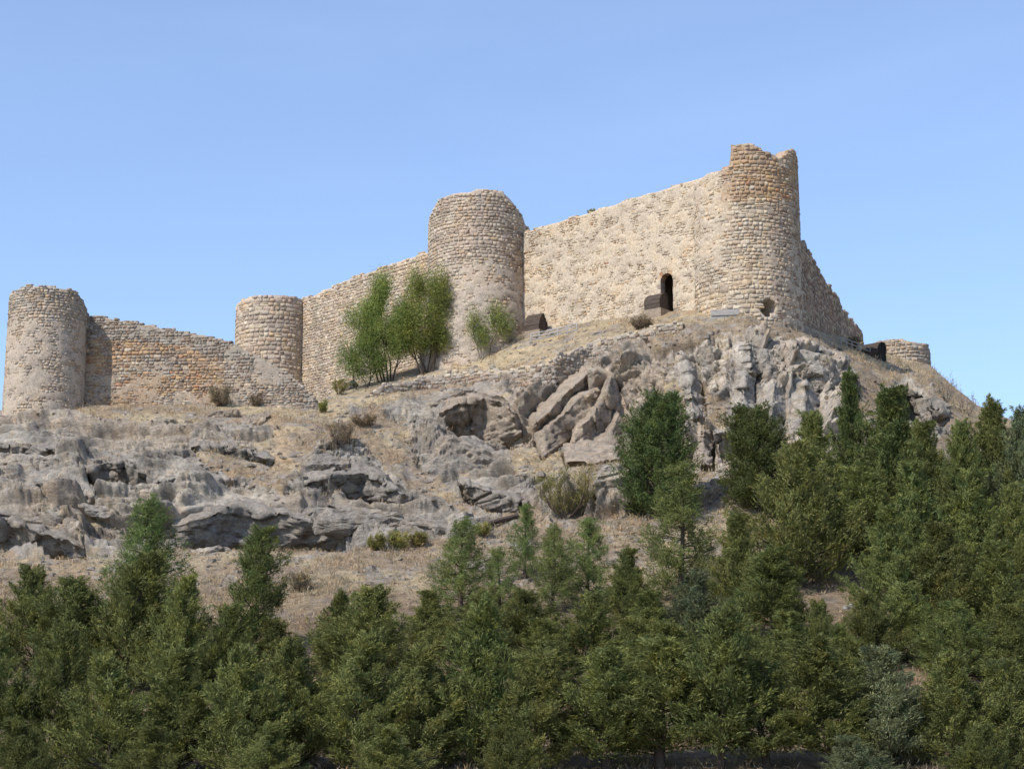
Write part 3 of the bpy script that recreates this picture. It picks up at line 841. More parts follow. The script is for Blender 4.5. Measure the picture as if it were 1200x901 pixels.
def tower(name, label, pxc, Yc, rad, zb, prof, pal, pxref_py, seed, arc=108, batter=0.01, **kw):
    """round tower; prof: list of (angle deg, top z), 0 = towards the viewer, + to the right"""
    c = W(pxc, pxref_py, Yc)
    cx, cy = float(c[0]), float(c[1])
    root = empty(name, (cx, cy, zb), label, 'tower')
    view = math.atan2(cx, cy)                  # turn so angle 0 faces the camera
    pa = np.array([p[0] for p in prof], float); pz = np.array([p[1] for p in prof], float)
    zt = pz.max()
    def surf(u, v, d):
        th = np.asarray(u) / rad
        r = rad + batter * (zt - np.asarray(v)) + np.asarray(d)
        a = th - view * 0  + 0.0
        x = cx + r * np.sin(a - 0) * math.cos(view) - r * np.cos(a) * math.sin(view)
        y = cy - r * np.cos(a) * math.cos(view) - r * np.sin(a) * math.sin(view)
        return np.stack(np.broadcast_arrays(x, y, np.asarray(v, float)), -1)
    vtop = lambda u: np.interp(np.degrees(np.asarray(u) / rad), pa, pz)
    vbot = lambda u: np.asarray(u) * 0 + zb
    lim = math.pi * rad
    return masonry(root, surf, -lim, lim, vbot, vtop, pal, seed=seed, closed=True, stone_u=(-R(arc) * rad, R(arc) * rad), **kw)

def wall(name, label, A, B, zbA, zbB, tops, pal, seed, core_depth=1.4, **kw):
    """straight wall from A to B (xy); tops: list of (fraction, z)"""
    A = np.array(A[:2], float); B = np.array(B[:2], float)
    L = float(np.linalg.norm(B - A)); t = (B - A) / L
    n = np.array([t[1], -t[0]])
    if np.dot(n, -A) < 0: n = -n
    root = empty(name, ((A[0] + B[0]) / 2, (A[1] + B[1]) / 2, min(zbA, zbB)), label, 'wall')
    fr = np.array([f for f, _ in tops]) * L; fz = np.array([z for _, z in tops])
    def surf(u, v, d):
        u = np.asarray(u, float); d = np.asarray(d, float)
        return np.stack(np.broadcast_arrays(A[0] + t[0] * u + n[0] * d, A[1] + t[1] * u + n[1] * d, np.asarray(v, float)), -1)
    return masonry(root, surf, 0.0, L, lambda u: zbA + (zbB - zbA) * np.asarray(u) / L, lambda u: np.interp(u, fr, fz), pal, seed=seed,
                   core_depth=core_depth, **kw), (A, t, n, L, root)

def zat(px, py, Y): return float(W(px, py, Y)[2])

# --- right-hand tower (tall, broken crown)
RT_C, RT_Y, RT_R = 876, 147.2, 3.86
rtz = lambda py: zat(RT_C, py, RT_Y - RT_R)
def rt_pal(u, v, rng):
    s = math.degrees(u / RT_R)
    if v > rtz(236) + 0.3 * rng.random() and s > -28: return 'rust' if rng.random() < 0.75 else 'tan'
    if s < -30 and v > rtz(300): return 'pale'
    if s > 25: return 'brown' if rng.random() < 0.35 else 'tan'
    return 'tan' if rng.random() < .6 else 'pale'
def rt_flush(u, v):
    s = np.degrees(np.asarray(u) / RT_R)
    a = sstep(-18, -42, s + (np.asarray(v) - rtz(300)) * -1.5) * sstep(rtz(330), rtz(290), np.asarray(v))
    return np.clip(a + 0.6 * sstep(rtz(300), rtz(330), np.asarray(v) * 1.0) * 0 + 0.5 * sstep(10, 30, s) * sstep(rtz(250), rtz(290), np.asarray(v)), 0, 1)
niche = (0.36 * RT_R, rtz(357))
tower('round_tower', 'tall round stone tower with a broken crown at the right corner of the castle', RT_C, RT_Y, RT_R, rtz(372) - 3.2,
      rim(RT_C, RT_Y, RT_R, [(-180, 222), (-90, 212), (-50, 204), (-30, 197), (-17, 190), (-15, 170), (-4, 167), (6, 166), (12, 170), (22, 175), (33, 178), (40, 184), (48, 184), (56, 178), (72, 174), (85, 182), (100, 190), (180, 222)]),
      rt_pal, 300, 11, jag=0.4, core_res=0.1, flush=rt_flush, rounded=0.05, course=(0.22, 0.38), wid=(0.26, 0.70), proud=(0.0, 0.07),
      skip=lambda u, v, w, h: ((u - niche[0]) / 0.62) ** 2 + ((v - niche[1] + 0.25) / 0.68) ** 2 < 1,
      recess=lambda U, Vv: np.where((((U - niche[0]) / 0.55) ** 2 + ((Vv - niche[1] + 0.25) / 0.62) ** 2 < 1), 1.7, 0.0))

# --- middle tower
MT_C, MT_Y, MT_R = 561, 159.0, 4.02
mtz = lambda py: zat(MT_C, py, MT_Y - MT_R)
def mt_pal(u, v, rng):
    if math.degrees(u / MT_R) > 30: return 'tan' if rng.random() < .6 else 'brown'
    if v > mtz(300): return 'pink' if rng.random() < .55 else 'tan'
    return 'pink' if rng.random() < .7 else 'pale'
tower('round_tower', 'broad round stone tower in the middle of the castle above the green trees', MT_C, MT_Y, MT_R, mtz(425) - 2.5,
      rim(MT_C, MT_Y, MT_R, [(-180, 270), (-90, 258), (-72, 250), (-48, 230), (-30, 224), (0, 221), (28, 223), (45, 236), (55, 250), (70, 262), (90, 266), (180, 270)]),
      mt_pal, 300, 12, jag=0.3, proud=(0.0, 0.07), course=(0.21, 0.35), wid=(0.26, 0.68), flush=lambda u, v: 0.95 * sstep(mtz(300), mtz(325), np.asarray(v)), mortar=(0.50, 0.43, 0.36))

# --- small tower on the left of the middle wall
ST_C, ST_Y, ST_R = 319, 173.0, 3.15
stz = lambda py: zat(ST_C, py, ST_Y - ST_R)
tower('round_tower', 'squat round tower of large pale blocks behind the sloping left wall', ST_C, ST_Y, ST_R, stz(450) - 2.5,
      rim(ST_C, ST_Y, ST_R, [(-180, 366), (-90, 358), (-70, 354), (-43, 349), (0, 346), (45, 348), (70, 352), (180, 366)]),
      lambda u, v, rng: 'pink' if rng.random() < .75 else 'pale', 400, 13, jag=0.12, wid=(0.36, 0.8), course=(0.32, 0.44), proud=(0.0, 0.07), wave=0.02, arc=105)

# --- left tower
LT_C, LT_Y, LT_R = 54, 147.4, 2.80
ltz = lambda py: zat(LT_C, py, LT_Y - LT_R)
def lt_pal(u, v, rng):
    r = rng.random()
    if v > ltz(360): return 'grey' if r < .6 else 'tan'
    return 'tan' if r < .45 else ('pink' if r < .8 else 'grey')
tower('round_tower', 'round rubble tower at the left end of the castle', LT_C, LT_Y, LT_R, ltz(480) - 2.2,
      rim(LT_C, LT_Y, LT_R, [(-180, 360), (-90, 346), (-69, 342), (-40, 336), (0, 334), (35, 336), (66, 349), (80, 357), (180, 360)]),
      lt_pal, 410, 14, jag=0.16, wid=(0.2, 0.55), course=(0.15, 0.27), single_w=.48, flush=lambda u, v: 0.8 * sstep(ltz(365), ltz(385), np.asarray(v)) + 0 * np.asarray(u))

# --- ruined stump on the right skyline
QT_C, QT_Y, QT_R = 1056, 172.5, 2.45
qtz = lambda py: zat(QT_C, py, QT_Y - QT_R)
tower('ruined_tower', 'low ruined round tower stump on the grassy right skyline', QT_C, QT_Y, QT_R, qtz(445) - 2,
      rim(QT_C, QT_Y, QT_R, [(-180, 408), (-52, 399), (0, 396), (47, 400), (76, 408), (180, 412)]),
      lambda u, v, rng: 'grey' if rng.random() < .6 else 'tan', 420, 15, jag=0.3, wid=(0.3, 0.8), single_w=0.6)

# --- curtain walls
def XY(px, py, Y): return W(px, py, Y)[:2]
# left wall, sloping down to the right
LA, LB = XY(88, 470, 148.3), XY(384, 480, 146.6)
lz = lambda px, py: zat(px, py, 147.0)
def lw_pal(u, v, rng):
    f = u / 18.0
    r = rng.random()
    depth = float(np.interp(u, lw_f, lw_z)) - v
    if depth < 1.2 + 0.8 * float(vn(u / 2, 0.0, 8)): return 'grey' if r < .8 else 'brown'
    if f < 0.62 and r < 0.5 * float(sstep(0.3, 0.55, vn(u / 2.5, v / 1.5, 9))) + 0.12: return 'rust'
    return 'grey' if r < .45 else ('tan' if r < .75 else 'brown')
lw_tops = [(88, 361), (104, 362), (150, 371), (190, 381), (230, 387), (272, 400), (300, 414), (340, 438), (365, 462), (384, 484)]
LL = float(np.linalg.norm(LB - LA))
lw_f = [(W(p, y, 147.0)[0] - LA[0]) / (LB[0] - LA[0]) * LL for p, y in lw_tops]
lw_z = [lz(p, y) for p, y in lw_tops]
wall('curtain_wall', 'long rubble wall with an orange patch sloping down from the left tower', LA, LB, lz(88, 482) - 1.5, lz(384, 490) - 1.5,
     [(f / LL, z) for f, z in zip(lw_f, lw_z)], lw_pal, 21, jag=0.22, wid=(0.2, 0.58), course=(0.15, 0.29), single_w=.48, mortar=(0.40, 0.33, 0.25), proud=(-0.02, 0.08),
     flush=lambda u, v: 0.7 * sstep(0.45, 0.6, fbm(np.asarray(u) / 3, np.asarray(v) / 2, 3, 71)))
# wall between the small and the middle tower
BA, BB = XY(352, 420, 171.5), XY(520, 400, 157.5)
def seg(p, A, B):          # forward distance where pixel column p meets the wall line A-B (approx.)
    k = (p - 600) / FPX * 1.0
    for _ in range(3):
        pass
    d = B - A
    kk = k / CP * 1.025
    s = (kk * A[1] - A[0]) / (d[0] - kk * d[1])
    return float(s), float(A[1] + s * d[1])
def profile(line, A, B):
    out = []
    for p, y in line:
        s, Y = seg(p, A, B)
        out.append((s, zat(p, y, Y)))
    out.sort()
    return out
wall('curtain_wall', 'tall curtain wall between the squat tower and the broad middle tower', BA, BB, zat(355, 455, 171) - 1.5, zat(510, 430, 158) - 1.5,
     profile([(352, 349), (370, 345), (400, 331), (430, 319), (455, 310), (480, 301), (500, 294), (520, 288)], BA, BB),
     lambda u, v, rng: 'tan' if rng.random() < .5 else ('pale' if rng.random() < .5 else 'pink'), 22, jag=0.2, wid=(0.24, 0.62), course=(0.19, 0.31), proud=(0.0, 0.07))
# main wall with the doorway
CA, CB = XY(604, 380, 157.4), XY(826, 340, 146.6)
door_s, door_Y = seg(779, CA, CB)
CL = float(np.linalg.norm(CB - CA))
du0 = door_s * CL
dz0, dz1 = zat(779, 371, door_Y), zat(779, 320, door_Y)
dhw = 0.56
def door_in(u, v, g=0.0):
    u = np.asarray(u, float); v = np.asarray(v, float)
    spring = dz1 - dhw
    return (np.abs(u - du0) < dhw + g) & ((v < spring) | ((u - du0) ** 2 + (v - spring) ** 2 < (dhw + g) ** 2))
def mw_pal(u, v, rng):
    r = rng.random()
    if r < 0.10 and u < CL * .6: return 'rust'
    return 'pale' if r < .72 else 'tan'
(_, (A_, t_, n_, L_, main_root)) = wall('curtain_wall', 'sunlit main curtain wall with a small arched doorway beside the tall tower', CA, CB, zat(613, 393, 156) - 1.8, zat(815, 366, 147) - 1.8,
     profile([(604, 274), (620, 268), (660, 257), (700, 244), (750, 229), (800, 213), (812, 209), (830, 204)], CA, CB),
     mw_pal, 23, jag=0.14, wid=(0.2, 0.58), course=(0.14, 0.28), single_w=.48, flush=lambda u, v: 0.75 + 0.25 * sstep(0.4, 0.6, fbm(np.asarray(u) / 2.5, np.asarray(v) / 2.5, 3, 72)), mortar=(0.56, 0.48, 0.37), rounded=0.05, wave=0.12,
     skip=lambda u, v, w, h: bool(door_in(u, v, w * 0.42)), hole=(lambda U, Vv: door_in(U, Vv, -0.03), du0), core_res=0.11, proud=(-0.01, 0.05))
# arch stones of the doorway
rng = random.Random(5)
spring = dz1 - dhw
for k in range(9):
    a0, a1 = math.pi * (k + .05) / 9, math.pi * (k + .95) / 9
    vs, r0, r1 = [], dhw - 0.02, dhw + 0.28 + rng.uniform(-.04, .04)
    for d in (-0.55, 0.03 + rng.uniform(0, .03)):
        for a, r in ((a0, r0), (a1, r0), (a1, r1), (a0, r1)):
            u = du0 + math.cos(a) * r; z = spring + math.sin(a) * r
            vs.append((A_[0] + t_[0] * u + n_[0] * d, A_[1] + t_[1] * u + n_[1] * d, z))
    vs = np.array(vs); c = vs.mean(0)
    me = mesh_np('arch_stone', vs - c, [(0, 1, 2, 3), (7, 6, 5, 4), (0, 4, 5, 1), (1, 5, 6, 2), (2, 6, 7, 3), (3, 7, 4, 0)])
    tint(me, pick(rng, 'rust' if rng.random() < .6 else 'tan')[None, :])
    obj('arch_stone', me, M['stone'], main_root, c - np.array(main_root.location))
def door_pt(u, d, z): return np.array((A_[0] + t_[0] * u + n_[0] * d, A_[1] + t_[1] * u + n_[1] * d, z)) - np.array(main_root.location)
def door_box(name, u0_, u1_, d0_, d1_, z0_, z1_, col, drop=None):
    v = [door_pt(u, d, z) for u in (u0_, u1_) for d in (d0_, d1_) for z in (z0_, z1_)]
    f = [(0, 1, 3, 2), (4, 6, 7, 5), (0, 4, 5, 1), (2, 3, 7, 6), (0, 2, 6, 4), (1, 5, 7, 3)]
    if drop is not None: f.pop(drop)
    me = mesh_np(name, v, f); tint(me, np.tile(np.array([col]), (8, 1)))
    return obj(name, me, M['mortar'], main_root)
for sg in (-1, 1):
    for q in range(6):
        z0_ = dz0 - 0.6 + (spring - dz0 + 0.6) * q / 6
        door_box('jamb_stone', du0 + sg * (dhw - 0.02 + .03 * rng.random()), du0 + sg * (dhw + 0.26 + .1 * rng.random()), -0.55, 0.02 + .03 * rng.random(), z0_, z0_ + (spring - dz0 + 0.6) / 6 - 0.02, tuple(pick(rng, 'tan')))
door_box('gate_chamber', du0 - 1.7, du0 + 1.7, -5.0, -0.3, dz0 - 0.8, dz1 + 0.9, (0.30, 0.25, 0.20), 3)  # unseen room behind the door, made wide to keep the opening dark
# wall running back behind the tall tower, in shade
DA, DB = XY(930, 370, 148.0), XY(1012, 400, 173)
d_s, d_Y = seg(941, DA, DB)
DL = float(np.linalg.norm(DB - DA))
dn_u, dn_z = d_s * DL, zat(941, 352, d_Y)
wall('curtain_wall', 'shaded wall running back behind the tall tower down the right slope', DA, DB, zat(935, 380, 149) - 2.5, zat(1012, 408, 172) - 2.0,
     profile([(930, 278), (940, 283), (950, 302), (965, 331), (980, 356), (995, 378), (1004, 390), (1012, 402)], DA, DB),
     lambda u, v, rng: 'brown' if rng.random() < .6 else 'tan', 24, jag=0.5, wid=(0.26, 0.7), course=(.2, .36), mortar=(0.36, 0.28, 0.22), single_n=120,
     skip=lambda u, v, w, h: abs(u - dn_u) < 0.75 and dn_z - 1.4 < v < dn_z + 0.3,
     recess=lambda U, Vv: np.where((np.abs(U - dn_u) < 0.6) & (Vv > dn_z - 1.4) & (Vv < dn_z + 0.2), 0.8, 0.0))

# --- low retaining wall beside the path, a bent ribbon of rubble
rw = [(424, 466), (450, 462), (500, 455), (540, 450), (580, 447), (620, 445), (650, 436), (672, 424), (692, 414), (715, 404), (740, 397), (770, 391), (800, 386)]
rp = [on_hill(a, b) for a, b in rw]
rxy = np.array([(p.x, p.y - 0.25) for p in rp]); rzb = np.array([p.z for p in rp]) - 0.9
rtop = np.array([zat(a, b, p.y - 0.25) for (a, b), p in zip([(424, 463), (450, 449), (500, 439), (540, 434), (580, 431), (620, 428), (650, 420), (672, 409), (692, 400), (715, 392), (740, 386), (770, 380), (800, 377)], rp)])
ds = np.concatenate([[0], np.cumsum(np.linalg.norm(np.diff(rxy, axis=0), axis=1))])
def rw_surf(u, v, d):
    u = np.asarray(u, float)
    x = np.interp(u, ds, rxy[:, 0]); y = np.interp(u, ds, rxy[:, 1])
    e = 0.6
    tx = np.interp(u + e, ds, rxy[:, 0]) - np.interp(u - e, ds, rxy[:, 0]); ty = np.interp(u + e, ds, rxy[:, 1]) - np.interp(u - e, ds, rxy[:, 1])
    l = np.hypot(tx, ty) + 1e-6
    d = np.asarray(d, float)
    return np.stack(np.broadcast_arrays(x + ty / l * d, y - tx / l * d, np.asarray(v, float)), -1)
rroot = empty('retaining_wall', (float(rxy[6, 0]), float(rxy[6, 1]), float(rzb.min())), 'low rough retaining wall of grey rubble edging the path below the castle', 'wall')
masonry(rroot, rw_surf, 0.0, float(ds[-1]), lambda u: np.interp(u, ds, rzb), lambda u: np.interp(u, ds, rtop),
        lambda u, v, rng: ('pale' if rng.random() < .5 else 'grey') if v > float(np.interp(u, ds, rtop)) - 0.45 else ('grey' if rng.random() < .7 else 'brown'),
        course=(0.2, 0.34), wid=(0.22, 0.6), proud=(-0.05, 0.12), seed=31, core_depth=0.7, mortar=(0.36, 0.32, 0.28), jag=0.4, single_w=0.45, single_n=220)

# ================================================================== ROCK OUTCROPS
def hull_rock(name, label, px, py, w, h, depth, roll, seed, box=0.5, yaw=0.0, lean=0.0, col=(0.33, 0.315, 0.30), sink=0.3, npts=22, sub=4, rough=1.0, group=None, cat='rock'):
    """a faceted boulder: convex hull of jittered points, subdivided and weathered"""
    import bmesh
    rng = random.Random(seed)
    p = on_hill(px, py)
    pxm = (p - Vector((0, 0, CAMZ))).length / FPX
    a, b, c = w * pxm * 0.56, depth * 0.6, h * pxm * 0.56
    bm = bmesh.new()
    for _ in range(npts):
        d = Vector((rng.gauss(0, 1), rng.gauss(0, 1), rng.gauss(0, 1))).normalized()
        m = max(abs(d.x), abs(d.y), abs(d.z))
        d = d * ((1 - box) + box / m) * rng.uniform(0.88, 1.06)
        bm.verts.new((d.x * a, d.y * b, d.z * c))
    r = bmesh.ops.convex_hull(bm, input=bm.verts)
    bmesh.ops.delete(bm, geom=[v for v in bm.verts if not v.link_faces], context='VERTS')
    for _ in range(sub):
        big = max(a, b, c)
        es = [e for e in bm.edges if e.calc_length() > 0.16 + big * 0.03]
        if not es or len(bm.verts) > 6000: break
        bmesh.ops.subdivide_edges(bm, edges=es, cuts=1, use_grid_fill=True)
        bmesh.ops.triangulate(bm, faces=[f for f in bm.faces if len(f.verts) > 3])
    bm.normal_update()
    vs = np.array([v.co[:] for v in bm.verts]); ns = np.array([v.normal[:] for v in bm.verts])
    u = vs[:, 0] + 0.6 * vs[:, 1] + seed * 3.1; v = vs[:, 2] + 0.35 * vs[:, 1] + seed * 1.7
    dsp = 0.36 * (fbm(u / 0.9, v / 0.7, 4, seed) - 0.5)
    f1, f2, ra, rb, rc, ox, oy = voro(u / 0.8, v / 0.55, seed)
    dsp += 0.22 * (ra - 0.5) + 0.2 * ((rb - .5) * ox + (rc - .4) * oy) - 0.10 * sstep(0.1, 0.0, f2 - f1)
    f1, f2, ra, rb, rc, ox, oy = voro(u / 0.3, v / 0.22, seed + 3)
    dsp += 0.07 * (ra - 0.5)
    vs = vs + ns * (dsp * rough * min(1.0, max(a, c) / 1.2))[:, None]
    faces = [tuple(x.index for x in f.verts) for f in bm.faces]
    bm.free()
    me = mesh_np(name, vs, faces)
    cc = np.array(col)[None, :] * (0.85 + 0.3 * fbm(u / 1.5, v / 1.5, 3, seed + 9))[:, None]
    cc = cc + (np.array([0.44, 0.35, 0.26]) - cc) * (0.45 * sstep(0.55, 0.7, fbm(u / 2, v / 2, 3, seed + 21)))[:, None]
    tint(me, cc)
    o = obj(name, me, M['rock'])
    o.rotation_euler = (R(lean), R(roll), R(yaw))
    o.location = p + Vector((0, sink * depth, -0.12 * h * pxm))
    return tag(o, label, cat, group)

G = (0.37, 0.328, 0.28); PG = (0.465, 0.415, 0.35); TG_ = (0.44, 0.36, 0.28); DG = (0.27, 0.252, 0.235)
OUT = [
    # px, py, w, h, depth, roll, box, yaw, lean, colour, label
    (135, 553, 78, 54, 3.2, 6, .55, 18, 0, G, 'x'),
    (52, 545, 100, 34, 3.0, 6, .35, -5, 0, PG, 'smooth pale slab of rock left of the cracked grey block'),
    (62, 578, 70, 26, 2.4, 4, .6, 10, 0, DG, 'x'),
    (118, 600, 60, 18, 2.0, 3, .6, 0, 0, PG, 'flat pale ledge block behind the top of the left pine'),
    (64, 604, 28, 20, 1.3, -8, .5, 20, 0, PG, 'small pale block lying in the hollow at far left'),
    (210, 556, 70, 34, 2.6, 8, .6, 8, 0, PG, 'x'),
    (285, 610, 120, 42, 3.0, 4, .6, -6, 0, G, 'x'),
    (262, 488, 46, 18, 1.6, -6, .4, 0, 0, TG_, 'warm rounded rock shelf under the sloping left wall'),
    (300, 492, 40, 22, 1.6, -22, .4, 0, 0, TG_, 'folded tan rock beside the shelf under the sloping left wall'),
    (270, 530, 62, 22, 1.8, 8, .5, 0, 0, DG, 'x'),
    (385, 545, 60, 52, 3.2, -20, .45, 12, 0, G, 'grey domed rock right of the dusty path'),
    (432, 562, 96, 48, 3.4, 16, .5, 14, 0, G, 'x'),
    (425, 610, 110, 34, 2.6, 3, .6, 4, 0, G, 'wide low rock ledge above the dry meadow'),
    (545, 615, 46, 40, 2.2, 4, .75, 22, 0, PG, 'squarish pale block at the right end of the rock ledge'),
    (500, 618, 70, 26, 2.0, 3, .6, 0, 0, G, 'shattered rock ledge left of the squarish pale block'),
    (508, 520, 66, 80, 3.6, -12, .5, 10, 0, G, 'upright grey crag with vertical grooves below the retaining wall'),
    (545, 548, 100, 90, 4.2, 22, .5, 24, 0, G, 'big rounded grey crag sloping down to the right in the centre'),
    (590, 583, 60, 28, 2.2, 14, .6, 20, 0, DG, 'x'),
    (562, 486, 100, 62, 3.0, 14, .6, 42, 0, TG_, 'x'),
    (530, 466, 60, 16, 2.0, -14, .5, 0, 0, G, 'jagged dark rock lip over the hollow shaded face'),
    (648, 462, 34, 110, 3.0, 47, .7, 40, -8, TG_, 'x'),
    (678, 488, 40, 120, 2.8, 42, .7, 40, -6, TG_, 'x'),
    (708, 478, 34, 110, 2.6, 22, .7, 40, -4, TG_, 'x'),
    (732, 492, 26, 92, 2.4, 10, .7, 35, -3, TG_, 'upright brown rib of rock just left of the lone dark cypress'),
    (690, 527, 96, 22, 2.6, -12, .5, 10, 0, TG_, 'x'),
    (606, 450, 40, 30, 2.0, 0, .6, 15, 0, TG_, 'brown block under the bend of the retaining wall'),
    (600, 512, 60, 22, 2.0, 5, .5, 0, 0, TG_, 'low crumbled rock between the hollow face and the tilted slabs'),
    (612, 578, 44, 30, 1.8, 8, .6, 18, 0, PG, 'pair-topped pale rock left of the olive shrub'),
    (728, 570, 70, 44, 2.6, 16, .6, 30, 0, PG, 'pale rock with a black shaded side at the foot of the lone dark cypress'),
    (782, 428, 22, 62, 2.2, 26, .7, 30, 0, G, 'leaning grey rib at the left end of the pale cliff'),
    (808, 445, 26, 90, 2.6, 6, .75, 34, 0, PG, 'x'),
    (826, 430, 20, 56, 2.0, -4, .7, 20, 0, G, 'narrow rock pillar right of the pale pillar'),
    (822, 520, 22, 62, 2.2, 6, .75, 30, 0, TG_, 'x'),
    (845, 520, 26, 52, 2.2, -3, .75, 18, 0, PG, 'pale pillar on the right of the small cave low in the cliff'),
    (872, 420, 44, 46, 2.4, -20, .55, 10, 0, PG, 'x'),
    (900, 424, 36, 34, 2.0, 14, .6, 20, 0, PG, 'broken pale rock right of the smooth face below the tall tower'),
    (948, 424, 52, 40, 2.4, 10, .6, 14, 0, PG, 'rounded pale rock at the top right of the cliff'),
    (965, 442, 60, 40, 2.6, 34, .6, 24, 0, PG, 'whitish slab slanting down the right end of the cliff'),
    (872, 462, 40, 60, 2.6, 8, .7, 16, 0, PG, 'x'),
    (905, 468, 46, 62, 2.6, -6, .7, 20, 0, PG, 'x'),
    (942, 482, 50, 56, 2.8, 10, .7, 20, 0, PG, 'x'),
    (1065, 466, 54, 40, 2.8, 18, .6, 30, 0, G, 'x'),
    (1094, 484, 36, 36, 2.2, 14, .6, 30, 0, G, 'dark-faced outcrop lower on the grassy right slope'),
    (1108, 494, 20, 18, 1.2, 0, .4, 0, 0, PG, 'small pale stone beside the outcrop on the right slope'),
    (258, 555, 10, 8, .5, 0, .4, 0, 0, (.6, .57, .53), 'small white stone lying on the dry slope below the left wall'),
    (388, 638, 44, 14, 1.4, 2, .3, 0, 0, G, 'low flat grey rock at the top edge of the dry meadow'),
    (248, 646, 46, 14, 1.5, -2, .35, 0, 0, PG, 'flat pale rock on the meadow between the left pine and the juniper'),
    (598, 716, 28, 18, 1.2, 5, .5, 0, 0, PG, 'x'),
    (1000, 712, 30, 16, 1.4, -12, .5, 10, 0, (.5, .49, .47), 'whitish rock showing in the gap of the right-hand wood'),
    (838, 562, 16, 12, .9, -15, .5, 0, 0, (.55, .53, .5), 'small whitish stone on the bare slope between the two dark cypresses'),
]
for k, (px, py, w, h, dp, roll, bx_, yaw, lean, c, lab) in enumerate(OUT):
    if lab == 'x': continue
    hull_rock('rock_outcrop' if w > 30 else 'rock', lab, px, py, w, h, dp, roll, 200 + k, bx_, yaw, lean, c, sink=0.22)

def slab(label, upper, ridge, lower, prot, foot=0.15, col=TG_, seed=1, thick=2.2, rough=1.0):
    """a slab of bedrock: its lit upper face runs from the back edge to the ridge, its steep face from the ridge to the foot"""
    n = 46
    def line(pts):
        t = np.linspace(0, 1, len(pts)); q = np.linspace(0, 1, n)
        return np.interp(q, t, [p[0] for p in pts]), np.interp(q, t, [p[1] for p in pts])
    rows = []
    q = np.linspace(0, 1, n)
    ends = sstep(0, .10, q) * sstep(1, .90, q)
    jit = (fbm(q * 9 + seed, q * 0, 3, seed) - .5)
    (ux, uy), (rx, ry), (lx, ly) = line(upper), line(ridge), line(lower)
    ry = ry + jit * 7; uy = uy + jit * 4
    PU = W(ux, uy, hill_Y(ux, uy) + 0.5)
    PR = W(rx, ry, hill_Y(rx, ry) - prot * (0.35 + 0.65 * ends) * (0.85 + 0.5 * jit))
    PL = W(lx, ly, hill_Y(lx, ly) - foot if seed not in UNDER else ridge_Y(lx, ridge, prot) + UNDER[seed])
    for f in np.linspace(0, 1, 9): rows.append(PU * (1 - f) + PR * f)
    for f in np.linspace(0, 1, 26)[1:]: rows.append(PR * (1 - f) + PL * f)
    Gd = np.array(rows)
    m = len(Gd)
    nrm = np.cross(np.gradient(Gd, axis=1), np.gradient(Gd, axis=0)); nrm /= np.linalg.norm(nrm, axis=2, keepdims=True) + 1e-9
    nrm = np.where(nrm[..., 1:2] > 0, -nrm, nrm)
    a_ = Gd[..., 0] + .4 * Gd[..., 1]; b_ = Gd[..., 2]
    f1, f2, ra, rb, rc, ox, oy = voro(a_ / 1.3, b_ / 1.0, seed)
    dd = 0.22 * (ra - .5) + 0.25 * ((rb - .5) * ox + (rc - .5) * oy) - 0.14 * sstep(.08, 0, f2 - f1) + 0.22 * (fbm(a_ / .8, b_ / .6, 4, seed + 1) - .5)
    f1, f2, ra, rb, rc, ox, oy = voro(a_ / .45, b_ / .35, seed + 5)
    dd = dd + 0.07 * (ra - .5)
    Gd = Gd + nrm * (dd * rough)[..., None]
    Bk = Gd + np.array([0, thick, -0.3])
    c = Gd.reshape(-1, 3).mean(0)
    vs = np.concatenate([Gd.reshape(-1, 3), Bk.reshape(-1, 3)]) - c
    I = np.arange(m * n).reshape(m, n); J = I + m * n
    qs = [np.stack([I[:-1, :-1], I[1:, :-1], I[1:, 1:], I[:-1, 1:]], -1).reshape(-1, 4)]
    for e1, e2 in ((I[0], J[0]), (J[-1], I[-1]), (J[:, 0], I[:, 0]), (I[:, -1], J[:, -1])):
        qs.append(np.stack([e1[:-1], e1[1:], e2[1:], e2[:-1]], -1))
    me = mesh_np('rock_slab', vs, qs)
    cc = np.array(col)[None, :] * (0.82 + 0.36 * fbm(a_.ravel() / 1.4, b_.ravel() / 1.4, 3, seed + 9))[:, None]
    tint(me, np.concatenate([cc, cc]))
    o = obj('rock_slab', me, M['rock'], None, c)
    return tag(o, label, 'rock', 'bedrock slabs of the castle hill', kind='thing')

for lab, u_, r_, l_, pr_, ft_, c_, sd_ in SLABS:
    slab(lab, u_, r_, l_, pr_, ft_, {'tan': TG_, 'pale': PG, 'grey': G}[c_], sd_, thick=3.0, rough=1.0 if sd_ < 505 else (1.3 if sd_ > 520 else 1.7))

# loose scree: uncountable
rng = random.Random(77)
vs, qs, cs = [], [], []
ico = None
def add_chip(p, s, rng):
    b = len(vs)
    pts = [(-1, -1, -.7), (1, -1, -.7), (1, 1, -.7), (-1, 1, -.7), (-.8, -.7, .6), (.7, -.8, .7), (.8, .6, .5), (-.6, .8, .7)]
    a = rng.random() * 6.28
    ca_, sa_ = math.cos(a), math.sin(a)
    sx_, sy_, sz_ = s * rng.uniform(.7, 1.3), s * rng.uniform(.6, 1.1), s * rng.uniform(.4, .8)
    col = pick(rng, 'grey') * rng.uniform(.9, 1.35)
    for x, y, z in pts:
        x, y, z = x * sx_ + rng.uniform(-.2, .2) * s, y * sy_ + rng.uniform(-.2, .2) * s, z * sz_ + rng.uniform(-.15, .15) * s
        vs.append((p.x + x * ca_ - y * sa_, p.y + x * sa_ + y * ca_, p.z + z)); cs.append(col)
    for f in ((0, 3, 2, 1), (4, 5, 6, 7), (0, 1, 5, 4), (1, 2, 6, 5), (2, 3, 7, 6), (3, 0, 4, 7)):
        qs.append(tuple(b + i for i in f))
rn = np.random.default_rng(4)
